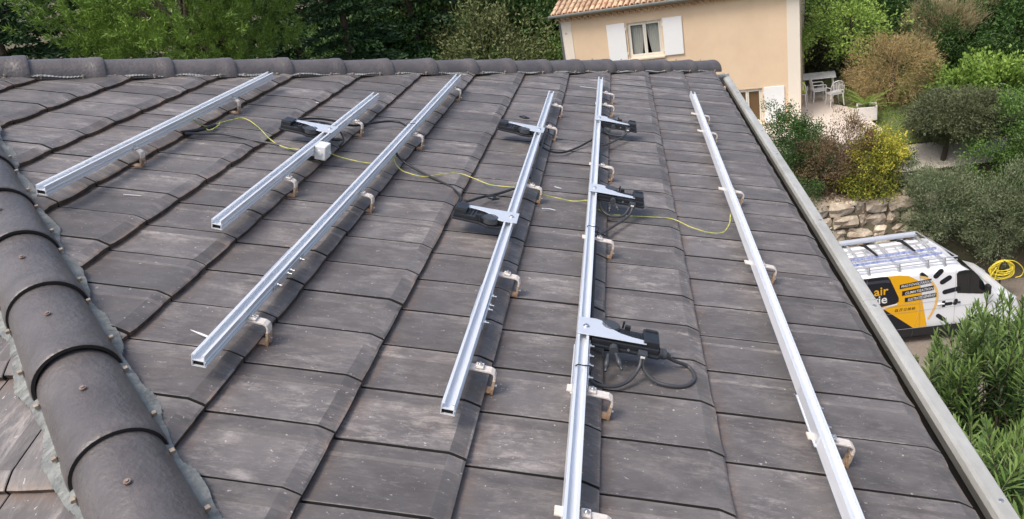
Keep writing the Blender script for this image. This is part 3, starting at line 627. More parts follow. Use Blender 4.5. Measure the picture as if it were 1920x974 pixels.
def curtain(w0, w1, z0, z1, y, slant):
    b = MB(); N = 22; rows = 6; 
    for r_ in range(rows):
        t = r_ / (rows - 1); xa = w0 + (slant[0]) * (1 - t) ** 1.3; xb = w1 + slant[1] * (1 - t) ** 1.3
        for i in range(N): b.v.append((xa + (xb - xa) * i / (N - 1), y + .018 * math.sin(i * 1.9), z0 + (z1 - z0) * t))
    for r_ in range(rows - 1):
        for i in range(N - 1): a = r_ * N + i; b.f.append((a, a + 1, a + N + 1, a + N)); b.m.append(0); b.sm.append(True)
    return b
M_SILL = mat('stone_sill', (.66, .60, .50), .8)
for wi, (xa, xb, za, zb) in enumerate(win):
    f = MB(); y = .10; fw = .055; xm = (xa + xb) / 2
    f.box((xa + fw / 2, y, (za + zb) / 2), (fw, .06, zb - za)); f.box((xb - fw / 2, y, (za + zb) / 2), (fw, .06, zb - za))
    f.box((xm, y, za + fw / 2), (xb - xa - 2 * fw, .06, fw)); f.box((xm, y, zb - fw / 2), (xb - xa - 2 * fw, .06, fw))
    for s_ in (-1, 1):
        cx = xm + s_ * (xb - xa - 2 * fw) / 4; ww = (xb - xa - 2 * fw) / 2
        f.box((cx - ww / 2 + .028, y - .012, (za + zb) / 2), (.05, .05, zb - za - 2 * fw)); f.box((cx + ww / 2 - .028, y - .012, (za + zb) / 2), (.05, .05, zb - za - 2 * fw))
        f.box((cx, y - .012, za + fw + .03), (ww - .11, .05, .06)); f.box((cx, y - .012, zb - fw - .025), (ww - .11, .05, .05))
    wo_ = f.build('window', M_FRAME, nb, bevel=.004)
    if wi == 0:
        curtain(xa + .10, xm - .02, za + .05, zb - .05, .19, (0, -.14)).build('curtain', M_CURT, wo_)
        curtain(xm + .02, xb - .10, za + .05, zb - .05, .19, (.16, 0)).build('curtain', M_CURT, wo_)
    else:
        g = MB(); g.box((xm, y + .02, (za + zb) / 2), (xb - xa - .12, .01, zb - za - .12)); g.build('pane', mat('brown_shade', (.16, .10, .05), .3), wo_)
    b = MB(); b.box((xm, -.03, za - .03), (xb - xa + .12, .16, .055)); b.build('sill', M_SILL, wo_, bevel=.006)
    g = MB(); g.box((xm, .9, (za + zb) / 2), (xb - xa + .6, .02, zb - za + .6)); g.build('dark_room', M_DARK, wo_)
    for s_, x0_, x1_ in ((-1, xa - .70, xa - .06), (1, xb + .06, xb + .70)):
        if wi == 1 and s_ < 0: continue
        b = MB(); b.box(((x0_ + x1_) / 2, -.035, (za + zb) / 2 + .01), (x1_ - x0_, .035, zb - za + .04))
        sh = b.build('shutter', M_SHUT, nb, bevel=.006)
        for hz_ in (.15, .85):
            b = MB(); b.box(((xa - .05) if s_ < 0 else (xb + .05), -.03, za + (zb - za) * hz_), (.06, .03, .09)); b.build('hinge', M_FRAME, sh, bevel=.005)
# scalloped cornice, gutter and roof
b = MB()
nC = int((XR + .1 - (XL - .1)) / .205)
for row, (zc_, yo) in enumerate(((ZE - .10, -.17),)):
    for i in range(nC):
        x = XL - .05 + i * .205; A = 9; ro, ri = .092, .072
        vs = []
        for yy, dr in ((.05, 0), (yo, .008)):
            for rr_ in (ro + dr, ri + dr):
                vs += [(x + rr_ * math.cos(math.pi * k / (A - 1)), yy, zc_ - .05 + rr_ * math.sin(math.pi * k / (A - 1))) for k in range(A)]
        fs = []
        for k in range(A - 1):
            fs += [(k, k + 1, 2 * A + k + 1, 2 * A + k), (A + k, 3 * A + k, 3 * A + k + 1, A + k + 1), (2 * A + k, 2 * A + k + 1, 3 * A + k + 1, 3 * A + k)]
        b.add(vs, fs, 0, False)
b.box(((XL + XR) / 2, -.06, ZE + .035), (XR - XL + .2, .30, .05), 1)
b.build('cornice', [M_TERRAC, M_STUC], nb)
b = MB(); b.box(((XL + XR) / 2 - .02, -.30, ZE + .085), (XR - XL + .62, .11, .09)); b.build('gutter', M_ZINC, nb, bevel=.02)
b = MB(); pit = math.tan(R(17)); rx0, rx1 = XL - .28, XR + .28
rr = random.Random(4)
cols = int((rx1 - rx0) / .20); rowsn = 13
for side in (0, 1):
    for i in range(cols):
        for j in range(rowsn):
            x = rx0 + .10 + i * .20; ya = -.30 + j * .345; yb = ya + .40; A = 6
            jx = rr.uniform(-.006, .006); jz = rr.uniform(0, .012)
            if side and j == 0: pass
            vs = []
            for yy, r_ in ((ya, .088), (yb, .072)):
                zz = ZE + .10 + (yy + .30) * pit + (.018 if yy == ya else 0) + jz; Y = yy if not side else 8.3 - yy
                vs += [(x + jx + r_ * math.cos(math.pi * k / (A - 1)), Y, zz + r_ * .8 * math.sin(math.pi * k / (A - 1))) for k in range(A)]
            b.add(vs, [(k, k + 1, A + k + 1, A + k) for k in range(A - 1)], 0, False)
top = ZE + .07 + 4.45 * pit
b.add([(rx0, -.30, ZE + .07), (rx1, -.30, ZE + .07), (rx1, 4.15, top), (rx0, 4.15, top), (rx0, 8.6, ZE + .07), (rx1, 8.6, ZE + .07)], [(0, 1, 2, 3), (3, 2, 5, 4)], 0)
b.tube([(rx0, 4.15, top + .06), (rx1, 4.15, top + .06)], .11, 10, 0)
b.build('roof', M_TERRA, nb)

# patio beside the house
M_PAT = mat('patio_slabs', (.66, .58, .50), .85, noise=(3, .5, (.56, .48, .40)), bump=(20, .3))
poly = [(4.6, 22.3), (5.6, 21.9), (6.3, 21.0), (7.05, 21.0), (7.55, 22.0), (7.5, 23.0), (7.85, 24.2), (7.4, 24.8), (7.0, 25.6), (7.3, 27.0), (7.6, 29.4), (4.0, 30.3), (4.0, 24.0)]
b = MB(); b.prism(poly, -7.6, -6.2); tag(b.build('patio', M_PAT), kind='structure')
# planter with a small palm
pl = empty('planter', (7.45, 23.4, -6.2), (0, 0, -.25), 'white square planter holding the small palm on the patio edge', 'planter')
b = MB(); o_, i_, hh = .30, .25, .44
for sx, sy, dx, dy in ((0, -1, .60, .05), (0, 1, .60, .05), (-1, 0, .05, .50), (1, 0, .05, .50)): b.box((sx * .275, sy * .275, hh / 2), (dx, dy, hh))
b.box((0, 0, .03), (.5, .5, .06)); b.build('planter_box', mat('planter_white', (.72, .68, .63), .7, noise=(8, .5, (.62, .56, .5))), pl, bevel=.012)
b = MB(); b.box((0, 0, .36), (.50, .50, .04)); b.build('soil', mat('soil', (.09, .06, .045), .95, bump=(40, 1)), pl)

# white plastic chairs and table
M_PL = mat('garden_plastic', (.80, .80, .78), .4)
def chair(loc, rz, lab, pad=None):
    e = empty('garden_chair', loc, (0, 0, rz), lab, 'chair', 'garden chairs on the patio')
    b = MB()
    b.box((0, 0, .43), (.46, .44, .025)); b.build('seat', M_PL, e, bevel=.01)
    arch = [(-.22 + 0, .21, .43), (-.225, .24, .62), (-.20, .27, .78), (-.12, .285, .87), (0, .29, .90), (.12, .285, .87), (.20, .27, .78), (.225, .24, .62), (.22, .21, .43)]
    b = MB(); b.tube(spline(arch, 4), .016, 6)
    b.box((0, .25, .56), (.40, .02, .05)); 
    for i in range(7): x = -.15 + i * .05; b.box((x, .268, .71), (.022, .014, .30 - abs(x) * .55), 0, Matrix.Rotation(-.12, 3, 'X'))
    b.build('backrest', M_PL, e)
    for sx in (-1, 1):
        for y in (-.19, .20):
            b = MB(); b.tube([(sx * .20, y, .43), (sx * .235, y * 1.15, 0)], .018, 6, 0, True, [.024, .016]); b.build('leg', M_PL, e)
        b = MB(); b.tube(spline([(sx * .215, .24, .66), (sx * .25, .05, .655), (sx * .25, -.14, .64), (sx * .235, -.20, .60), (sx * .215, -.20, .43)], 4), .016, 6); b.build('armrest', M_PL, e)
    if pad: b = MB(); b.box((0, -.02, .465), (.42, .42, .05)); b.box((0, .235, .70), (.40, .05, .40)); b.build('cushion', pad, e, bevel=.02)
    return e
chair((6.98, 25.45, -6.2), math.pi + .15, 'white plastic chair at the front right corner of the patio table')
chair((6.62, 26.15, -6.2), math.pi * .5, 'white plastic chair partly behind the other, beside the patio table')
chair((5.95, 26.0, -6.2), math.pi * .9, 'chair with a lime green cushion next to the house corner', mat('lime_cushion', (.42, .50, .03), .8))
e = empty('garden_table', (6.55, 27.1, -6.2), (0, 0, -.2), 'white rectangular garden table on the patio', 'table')
b = MB(); b.box((0, 0, .72), (1.7, .95, .035)); b.build('tabletop', M_PL, e, bevel=.012)
for sx in (-.75, .75):
    for sy in (-.38, .38): b = MB(); b.tube([(sx, sy, .70), (sx * 1.02, sy * 1.04, 0)], .03, 8, 0, True, [.034, .022]); b.build('leg', M_PL, e)

# ------------------------------------------------------------------ stone retaining wall
rr = random.Random(9); b = MB()
M_STONE = mat('dry_stone', (.38, .30, .22), .95, noise=(6, 1, (.62, .54, .42)), island=.35, bump=(9, 1))
M_GAP = mat('wall_core', (.10, .075, .05), .95, bump=(10, 1))
z = -10.55; x0w, x1w = 2.2, 7.9
while z < -7.62:
    h = rr.choice([.12, .18, .25, .33, .42]) * rr.uniform(.85, 1.15); x = x0w + rr.uniform(-.3, 0)
    while x < x1w:
        wd = rr.uniform(.16, .5) + h * rr.uniform(0, .9); h_ = h; d = .34 + rr.uniform(-.05, .07); cx, cz = x + wd / 2, z + h / 2
        yb = 19.42 - rr.uniform(-.03, .07)
        # rounded irregular block
        N = 3; vs = []; fs = []
        k0 = len(b.v)
        rot = Matrix.Rotation(rr.uniform(-.06, .06), 3, 'Y')
        g = 4
        idx = {}
        for ix in range(g):
            for iz in range(g):
                fx, fz = ix / (g - 1) * 2 - 1, iz / (g - 1) * 2 - 1
                rnd_ = max(abs(fx), abs(fz)); bul = -d * .5 * (1 - .35 * rnd_ ** 4) + rr.uniform(-.05, .05)
                sx = fx * (1 - .10 * abs(fz) ** 3); sz_ = fz * (1 - .12 * abs(fx) ** 3)
                p = rot @ Vector((sx * (wd / 2 - .008) + rr.uniform(-.028, .028), bul, sz_ * (h / 2 - .004) + rr.uniform(-.028, .028)))
                b.v.append((cx + p.x, yb + p.y + .16, cz + p.z))
        for ix in range(g):
            for iz in range(g):
                if ix < g - 1 and iz < g - 1:
                    a = k0 + ix * g + iz; b.f.append((a, a + g, a + g + 1, a + 1)); b.m.append(0); b.sm.append(False)
        ring = [k0 + i * g for i in range(g)] + [k0 + (g - 1) * g + i for i in range(1, g)] + [k0 + i * g + g - 1 for i in range(g - 2, -1, -1)] + [k0 + i for i in range(g - 2, 0, -1)]
        k1 = len(b.v)
        for q in ring: v = b.v[q]; b.v.append((v[0], yb + .25, v[2]))
        n = len(ring)
        for i in range(n): b.f.append((ring[i], k1 + i, k1 + (i + 1) % n, ring[(i + 1) % n])); b.m.append(0); b.sm.append(False)
        x += wd + rr.uniform(.005, .03)
    z += h + rr.uniform(.0, .02)
b.box(((x0w + x1w) / 2, 19.64, -9.15), (x1w - x0w, .26, 2.7), 1)
o = b.build('stone_wall', [M_STONE, M_GAP]); o.data.materials; tag(o, 'rough dry stone retaining wall behind the van', 'wall')
# loose rubble stones along the wall top
b = MB()
for i in range(90):
    x = rr.uniform(3.4, 7.6); y = rr.uniform(19.45, 20.1); s_ = rr.uniform(.04, .14); q = Matrix.Rotation(rr.uniform(0, 6), 3, Vector((rr.random(), rr.random(), rr.random() + .1)).normalized())
    b.box((x, y, tz(x, max(y, 19.5)) + s_ * .35), (s_ * 1.5, s_, s_ * .8), 0, q, .7)
tag(b.build('rubble', M_STONE, bevel=.01), 'loose pale rubble along the top of the retaining wall', 'stones', kind='stuff')

# yellow hose hanging on the wall
hx, hy, hzz = 9.55, 18.3, -9.12
e = empty('garden_hose', (hx, hy, hzz), label='coiled yellow hose hanging on a post just past the front of the van', cat='hose')
M_HOSE = mat('yellow_hose', (.72, .58, .05), .45); rh = random.Random(3); b = MB()
for k in range(11):
    a = rh.uniform(.20, .36); dz = rh.uniform(.28, .52); off = rh.uniform(-.06, .06)
    pts = [(off + a * math.sin(t) * (.6 + .4 * math.sin(t / 2)), rh.uniform(-.05, .02) - .02 * k / 4, -dz * (1 - math.cos(t)) / 2 * 1.1) for t in [2 * math.pi * q / 12 for q in range(13)]]
    b.tube(spline(pts, 4), .013, 6)
b.tube(spline([(0, 0, 0), (.30, -.05, -.05), (.52, -.05, -.30), (.50, -.05, -.50), (.35, -.05, -.55)], 5), .013, 6)
b.tube(spline([(0, 0, -.05), (-.25, -.1, -.30), (-.42, -.2, -.6), (-.45, -.25, -.9), (-.3, -.3, -1.2), (0, -.3, -1.28)], 5), .013, 6)
b.tube(spline([(-.05, 0, -.1), (-.18, -.1, -.45), (-.25, -.15, -.85), (-.05, -.2, -1.15), (.2, -.2, -1.28)], 5), .013, 6)
b.build('coil', M_HOSE, e)
b = MB(); b.tube([(0, .03, .06), (0, .03, -1.45)], .025, 8); b.tube([(0, .03, 0), (0, -.12, .0), (0, -.15, .05)], .012, 6); b.build('hose_post', mat('rust_post', (.10, .07, .05), .9), e)

# ------------------------------------------------------------------ the van
van = empty('van', (5.44, 16.63, DRV), (0, 0, math.atan2(.0736, .9973)), 'white work van with yellow and black lettering and a roof rack', 'van')
M_VW = mat('van_white', (.80, .81, .82), .28, 0, .6); M_VBLK = mat('van_black_plastic', (.02, .02, .022), .5); M_VY = mat('vinyl_yellow', (.85, .44, .01), .35); M_VB = mat('vinyl_black', (.012, .014, .022), .35)
M_VO = mat('vinyl_pale_orange', (.83, .52, .16), .4); M_VT = mat('vinyl_white', (.82, .82, .80), .4); M_VG = mat('van_glass', (.012, .015, .016), .05, 0, .9); M_TYRE = mat('tyre', (.02, .02, .02), .8); M_RIM2 = mat('wheel_rim', (.45, .46, .48), .35, .8)
YC, HWB = .875, 1.075
def hh_(x):  # roof height along the van
    P = [(-1.65, 2.08), (-1.55, 2.14), (0, 2.16), (2.2, 2.15), (2.45, 2.09), (2.7, 1.90), (3.0, 1.62), (3.25, 1.36), (3.4, 1.24), (3.7, 1.12), (3.85, .98), (3.93, .75), (3.96, .55)]
    for (a, ha), (c, hc) in zip(P[:-1], P[1:]):
        if x <= c: return ha + (hc - ha) * (x - a) / (c - a)
    return P[-1][1]
def hw_(z, x):
    w_ = HWB - .055 * (z - .5)
    if x > 3.3: w_ -= .10 * ((x - 3.3) / .66) ** 2
    if x < -1.5: w_ -= .03
    return w_
st = [-1.65, -1.6, -1.5, -1, 0, 1, 2, 2.3, 2.45, 2.58, 2.7, 2.85, 3.0, 3.12, 3.25, 3.33, 3.4, 3.55, 3.7, 3.8, 3.87, 3.93, 3.96]
F = [(0, .05), (.04, 0), (.2, 0), (.45, 0), (.70, 0), (.90, 0), (.955, .02), (.985, .08), (1, .2), (1.008, .5)]
b = MB(); ns = 2 * len(F)
for x in st:
    h = hh_(x); zb = .30; sec = []
    for f, ins in F:
        z = zb + f * (h - zb); w_ = hw_(z, x) - ins * (1 if x < 3.8 else .6); sec.append((w_, z))
    for w_, z in sec: b.v.append((x, YC - w_, z))
    for w_, z in sec[::-1]: b.v.append((x, YC + w_, z))
for i in range(len(st) - 1):
    for k in range(ns): b.f.append((i * ns + k, i * ns + (k + 1) % ns, (i + 1) * ns + (k + 1) % ns, (i + 1) * ns + k)); b.m.append(0); b.sm.append(True)
b.f.append(tuple(range(ns))); b.m.append(0); b.sm.append(False); b.f.append(tuple(range((len(st) - 1) * ns, len(st) * ns))[::-1]); b.m.append(0); b.sm.append(False)
body = b.build('body', M_VW, van)
try: body.data.set_sharp_from_angle(angle=R(40))
except Exception: pass
def sidep(x, z, off=0.0): return (x, YC - hw_(z, x) - off, z)
def decal(name, poly, m, off, parent=van, thick=.002, label=None):
    b = MB(); n = len(poly)
    vs = [sidep(x, z, off - thick) for x, z in poly] + [sidep(x, z, off) for x, z in poly]
    b.add(vs, [tuple(range(n, 2 * n))] + [(i, n + i, n + (i + 1) % n, (i + 1) % n) for i in range(n)]); return b.build(name, m, parent, label=label)
def capsule(a, c, r, n=6):
    A, B = Vector((*a, 0)), Vector((*c, 0)); t = (B - A).normalized(); s = Vector((-t.y, t.x, 0)); out = []
    for k in range(n + 1): q = math.pi * k / n; out.append(B + s * r * math.cos(q) + t * r * math.sin(q))
    for k in range(n + 1): q = math.pi * k / n; out.append(A - s * r * math.cos(q) - t * r * math.sin(q))
    return [(p.x, p.y) for p in out][::-1]
# sill, body creases
b = MB(); b.prism([(-1.5, .27), (3.0, .27), (3.0, .50), (-1.5, .50)], 0, 1, fn=lambda x, z, t: (x, YC - hw_(.4, 0) - .012 + t * .05, z)); b.prism([(-1.5, .27), (3.0, .27), (3.0, .50), (-1.5, .50)], 0, 1, fn=lambda x, z, t: (x, YC + hw_(.4, 0) + .012 - t * .05, z)); b.build('sill', M_VBLK, van)
decal('yellow_panel', [(-.3, .5), (1.62, .52), (1.50, 1.22), (1.46, 1.60), (1.36, 1.88), (1.14, 2.03), (.9, 2.08), (.55, 2.09), (.35, 2.09), (-.3, 2.09)], M_VY, .004)
decal('black_triangle', [(-.5, .5), (1.27, .52), (.56, 1.14), (-.5, 1.20)], M_VB, .007)
decal('white_line', [(-.5, 1.16), (.50, 1.17), (.86, 1.25), (.86, 1.29), (.48, 1.22), (-.5, 1.21)], M_VT, .009)
decal('black_panel', [(-1.3, 1.25), (.46, 1.24), (.82, 1.28), (.90, 1.34), (.90, 1.45), (.68, 2.0), (.62, 2.08), (.48, 2.10), (-1.3, 2.10)], M_VB, .007)
decal('grey_band', [(-1.2, 1.93), (.55, 1.93), (.68, 1.90), (.66, 2.0), (-1.2, 2.0)], mat('band_grey', (.05, .055, .07), .35), .0095)
arc_o = [(1.40, 2.0), (1.60, 1.93), (1.78, 1.72), (1.88, 1.44), (1.86, 1.15), (1.78, .92), (1.66, .70)]; arc_i = [(1.62, .74), (1.73, .95), (1.80, 1.16), (1.82, 1.43), (1.73, 1.68), (1.58, 1.86), (1.40, 1.94)]
for k in range(len(arc_o) - 1): pass
decal('orange_arc', [(x, z) for x, z in spline([(a, c, 0) for a, c in arc_o], 3) and [(p.x, p.y) for p in spline([(a, c, 0) for a, c in arc_o], 3)] + [(p.x, p.y) for p in spline([(a, c, 0) for a, c in arc_i], 3)]], M_VO, .0065)
strips = [((.92, 1.69), (1.70, 1.76), .12, 'PHOTOVOLTAÏQUE'), ((.98, 1.49), (1.76, 1.55), .13, 'CLIMATISATION'), ((1.05, 1.30), (1.83, 1.345), .12, 'ELECTRICITÉ GÉNÉRALE')]
def text(body_, x, z, size, m, off, shear=.0, parent=van, align='LEFT', bold=.012, slope=.08, sx=1.0, name='lettering'):
    c = bpy.data.curves.new(name, 'FONT'); c.body = body_; c.size = size; c.shear = shear; c.offset = bold * size; c.extrude = .0015; c.align_x = align; c.resolution_u = 2
    t = bpy.data.objects.new(name, c); C.objects.link(t); dg = bpy.context.evaluated_depsgraph_get(); dg.update()
    me = bpy.data.meshes.new_from_object(t.evaluated_get(dg)); bpy.data.objects.remove(t)
    for v in me.vertices:
        px, pz = x + v.co.x * sx, z + v.co.y + v.co.x * sx * slope; q = sidep(px, pz, off + v.co.z); v.co = Vector(q)
    me.materials.clear(); me.materials.append(m); o = bpy.data.objects.new(name, me); C.objects.link(o); o.parent = parent; return o
for (a, c, hgt, s) in strips:
    p = decal('text_strip', [a, c, (c[0], c[1] + hgt), (a[0], a[1] + hgt)], M_VB, .009)
    text(s, (a[0] + c[0]) / 2 + .02, (a[1] + c[1]) / 2 + .026, .100, M_VT, .0125, .28, p, 'CENTER', .004, .08, {'P': .86, 'C': .95, 'E': .63}[s[0]])
text('05 77 13 00 60', .80, 1.045, .115, M_VB, .0085, .25, slope=.02, sx=.72, bold=.004)
text('air', .28, 1.58, .34, M_VY, .011, 0, slope=.03, bold=.012); text('rgie', .10, 1.33, .34, M_VT, .011, 0, slope=.03, bold=.012)
for a, c, r in (((1.46, 2.03), (1.56, 1.93), .055), ((1.92, 2.05), (1.81, 1.93), .07), ((1.97, 1.74), (2.13, 1.84), .068), ((2.04, 1.45), (2.36, 1.50), .065), ((2.04, 1.10), (2.20, 1.10), .045), ((2.30, 1.09), (2.32, 1.17), .05), ((1.89, .79), (2.02, .67), .055)):
    decal('sunray_mark', capsule(a, c, r), M_VB, .006)
decal('sunray_mark', [(1.98, 1.02), (2.06, 1.02), (2.06, 1.2), (1.98, 1.2)], M_VB, .0055)
# cab windows, windscreen, mirrors, lamps, door gaps
gl = decal('side_window', [(2.34, 1.38), (2.96, 1.27), (3.08, 1.34), (2.96, 1.62), (2.84, 1.79), (2.66, 1.985), (2.50, 2.0), (2.36, 1.985), (2.31, 1.93)], M_VG, .006)
decal('window_pillar', [(2.635, 1.36), (2.665, 1.355), (2.665, 1.98), (2.635, 1.98)], M_VBLK, .009, gl)
for line in ([(2.28, .52), (2.285, 2.06)], [(1.42, .52), (1.425, 2.06)], [(.10, .52), (.105, 2.06)], [(-1.4, .98), (3.3, 1.02)], [(-1.4, 1.215), (2.28, 1.225)]):
    (xa, za), (xb, zb_) = line; v_ = abs(xb - xa) < .1; t_ = .006
    decal('panel_gap', [(xa, za), (xa + t_, za), (xb + t_, zb_), (xb, zb_)] if v_ else [(xa, za), (xb, zb_), (xb, zb_ + t_), (xa, za + t_)], mat('panel_gap', (.35, .36, .37), .6) if line[0][0] == 2.28 and v_ else bpy.data.materials.get('panel_gap'), .0135 if not v_ else .0138)
b = MB()
for y0_, y1_ in ((-1, 1),):
    g = []
    for x in (2.50, 2.75, 3.0, 3.22):
        h = .3 + (hh_(x) - .3) * 1.008 + .012; w_ = hw_(h, x) - .17; g.append([(x, YC - w_, h - .01), (x, YC - w_ * .5, h + .008), (x, YC, h + .012), (x, YC + w_ * .5, h + .008), (x, YC + w_, h - .01)])
    b.v = [p for r_ in g for p in r_]; b.f = [(i * 5 + k, i * 5 + k + 1, i * 5 + k + 6, i * 5 + k + 5) for i in range(3) for k in range(4)]; b.m = [0] * 12; b.sm = [True] * 12
b.build('windscreen', M_VG, van)
for s_ in (-1, 1):
    b = MB(); yy = YC + s_ * (HWB + .09); b.box((3.02, yy, 1.46), (.10, .17, .26)); b.build('mirror', M_VBLK, van, bevel=.03)
    b = MB(); b.box((3.78, YC + s_ * .78, .92), (.26, .22, .18), 0, Matrix.Rotation(.5, 3, 'Y')); b.build('headlight', mat('headlight', (.6, .62, .65), .1), van, bevel=.04)
    for x in (-.75, 2.98):
        wl = empty('wheel', (x, YC + s_ * (HWB - .10), .33), parent=van)
        b = MB(); b.cyl((0, 0, 0), (0, 1, 0), .33, .22, 32); b.build('tyre', M_TYRE, van, loc=wl.location, bevel=.03).name = 'tyre'
        b = MB(); b.cyl((0, s_ * .012, 0), (0, 1, 0), .20, .215, 24); b.build('wheel_rim', M_RIM2, van, loc=wl.location, bevel=.01)
        bpy.data.objects.remove(wl)
    for x in (-.75, 2.98):
        b = MB(); arc = [(x + .40 * math.cos(math.pi * k / 14), .33 + .40 * math.sin(math.pi * k / 14)) for k in range(15)]
        b.prism(arc, 0, 1, fn=lambda X, Z, t: (X, YC + s_ * (hw_(Z, X) + .004 - .05 * t), Z)); b.build('wheel_arch', M_VBLK, van)
b = MB(); b.box((3.88, YC, .44), (.18, 1.86, .26)); b.build('bumper', M_VBLK, van, bevel=.05)
for x in (1.95, 2.34):
    b = MB(); b.box((x, YC - hw_(1.12, x) - .018, 1.12), (.17, .03, .035)); b.build('door_handle', M_VBLK if x > 2 else M_VW, van, bevel=.006)
# roof rack
M_RACK = mat('rack_aluminium', (.66, .67, .68), .35, .7)
b = MB()
for y, zr in ((.0, 2.27), (.0, 2.36), (1.78, 2.24), (1.78, 2.33)): b.tube([(-1.35, y, zr), (2.36 if y < 1 else 2.12, y, zr)], .018, 8)
for x in (-1.3, -.55, .2, .95, 1.65, 2.06):
    b.box((x, .89, 2.24), (.05, 1.78, .03))
    for y in (0, 1.78): b.box((x, y, 2.23), (.035, .035, .24)); b.box((x, y, 2.14), (.08, .06, .03))
b.tube([(-1.3, .0, 2.36), (-1.3, 1.78, 2.33)], .016, 8); b.tube([(2.34, .0, 2.36), (2.10, 1.78, 2.33)], .018, 8)
b.build('roof_rack', M_RACK, van)
b = MB(); b.tube([(-1.2, 1.66, 2.325), (2.0, 1.66, 2.325)], .075, 16); b.build('pipe_carrier', mat('grey_tube', (.42, .45, .50), .35), van)
b = MB()
for i in range(5): b.box((.35, .12 + .38 * i - .0, 2.166), (3.0, .03, .012))
b.build('roof_rib', M_VW, van)
# ladders and straps on the rack
def ladder(name, loc, rz, L, wd, m_rail, m_rung, lab, dz=0):
    e = empty(name, loc, (0, 0, rz), lab, 'ladder', 'ladders on the van roof rack')
    for s_ in (-1, 1): b = MB(); b.box((0, s_ * wd / 2, 0), (L, .028, .065)); b.build('ladder_rail', m_rail, e, bevel=.004)
    n = int(L / .27)
    for i in range(n): b = MB(); b.tube([(-L / 2 + .14 + i * .27, -wd / 2 + .012, 0), (-L / 2 + .14 + i * .27, wd / 2 - .012, 0)], .015, 8); b.build('rung', m_rung, e)
    return e
vr = Matrix.Rotation(math.atan2(.0736, .9973), 4, 'Z')
def vloc(x, y, z): return (van.matrix_basis.translation if False else Vector((5.44, 16.63, DRV))) + (vr @ Vector((x, y, z)))
RZ = math.atan2(.0736, .9973)
M_LB = mat('ladder_blue', (.16, .22, .50), .45, noise=(9, .9, (.55, .58, .70)), streak=(1, .05, .05)); M_LA = mat('ladder_aluminium', (.62, .62, .62), .4, .6)
ladder('ladder', vloc(.55, .93, 2.29), RZ, 3.2, .42, M_LA, M_LA, 'plain aluminium ladder lying beside the blue one on the van')
ladder('ladder', vloc(.62, .52, 2.29), RZ + .03, 3.1, .30, M_LB, M_LA, 'blue and white ladder lying on the van roof rack')
M_STRAP = mat('strap_black', (.01, .01, .012), .7)
for x, lab in ((.55, 'black strap over the ladders, nearer the rear of the van'), (1.50, 'black strap over the ladders, nearer the front of the van')):
    e0 = vloc(x, .9, 2.345); b = MB(); P = [(-.05, .42, .0), (-.02, .30, .03), (.02, .1, .02), (.05, -.15, .015), (.07, -.30, .01)]
    for q in (-.03, 0, .03): b.tube([vr @ Vector((p[0] + q * (1.2 - i * .25), p[1], p[2] + .008 * math.sin(q * 99))) for i, p in enumerate(P)], .02, 6)
    b.tube([vr @ Vector(p) for p in ((-.16, .36, .05), (0, .34, .04), (.12, .42, .03))], .014, 6)
    o = b.build('strap', M_STRAP); o.location = e0; tag(o, lab, 'strap', 'straps on the van roof rack')

# ------------------------------------------------------------------ plants
def leaf_mesh(name, P, D, L, W, m, parent=None, seed=0, bend=0):
    rg = np.random.default_rng(seed); N = len(P)
    D = D / np.linalg.norm(D, axis=1, keepdims=True); Q = rg.normal(size=(N, 3)); Sd = np.cross(D, Q); Sd /= np.linalg.norm(Sd, axis=1, keepdims=True) + 1e-9
    L = np.broadcast_to(L, (N,))[:, None]; W = np.broadcast_to(W, (N,))[:, None]
    V = np.empty((N, 4, 3)); V[:, 0] = P; V[:, 1] = P + D * L * .45 + Sd * W / 2; V[:, 2] = P + D * L; V[:, 3] = P + D * L * .45 - Sd * W / 2
    if bend: V[:, 2, 2] -= (L[:, 0] * bend)
    me = bpy.data.meshes.new(name); me.vertices.add(4 * N); me.vertices.foreach_set('co', V.ravel()); me.loops.add(4 * N); me.loops.foreach_set('vertex_index', np.arange(4 * N, dtype=np.int32))
    me.polygons.add(N); me.polygons.foreach_set('loop_start', np.arange(0, 4 * N, 4, dtype=np.int32)); me.polygons.foreach_set('loop_total', np.full(N, 4, dtype=np.int32))
    me.materials.append(m); me.update(calc_edges=True); o = bpy.data.objects.new(name, me); C.objects.link(o)
    if parent: o.parent = parent
    return o
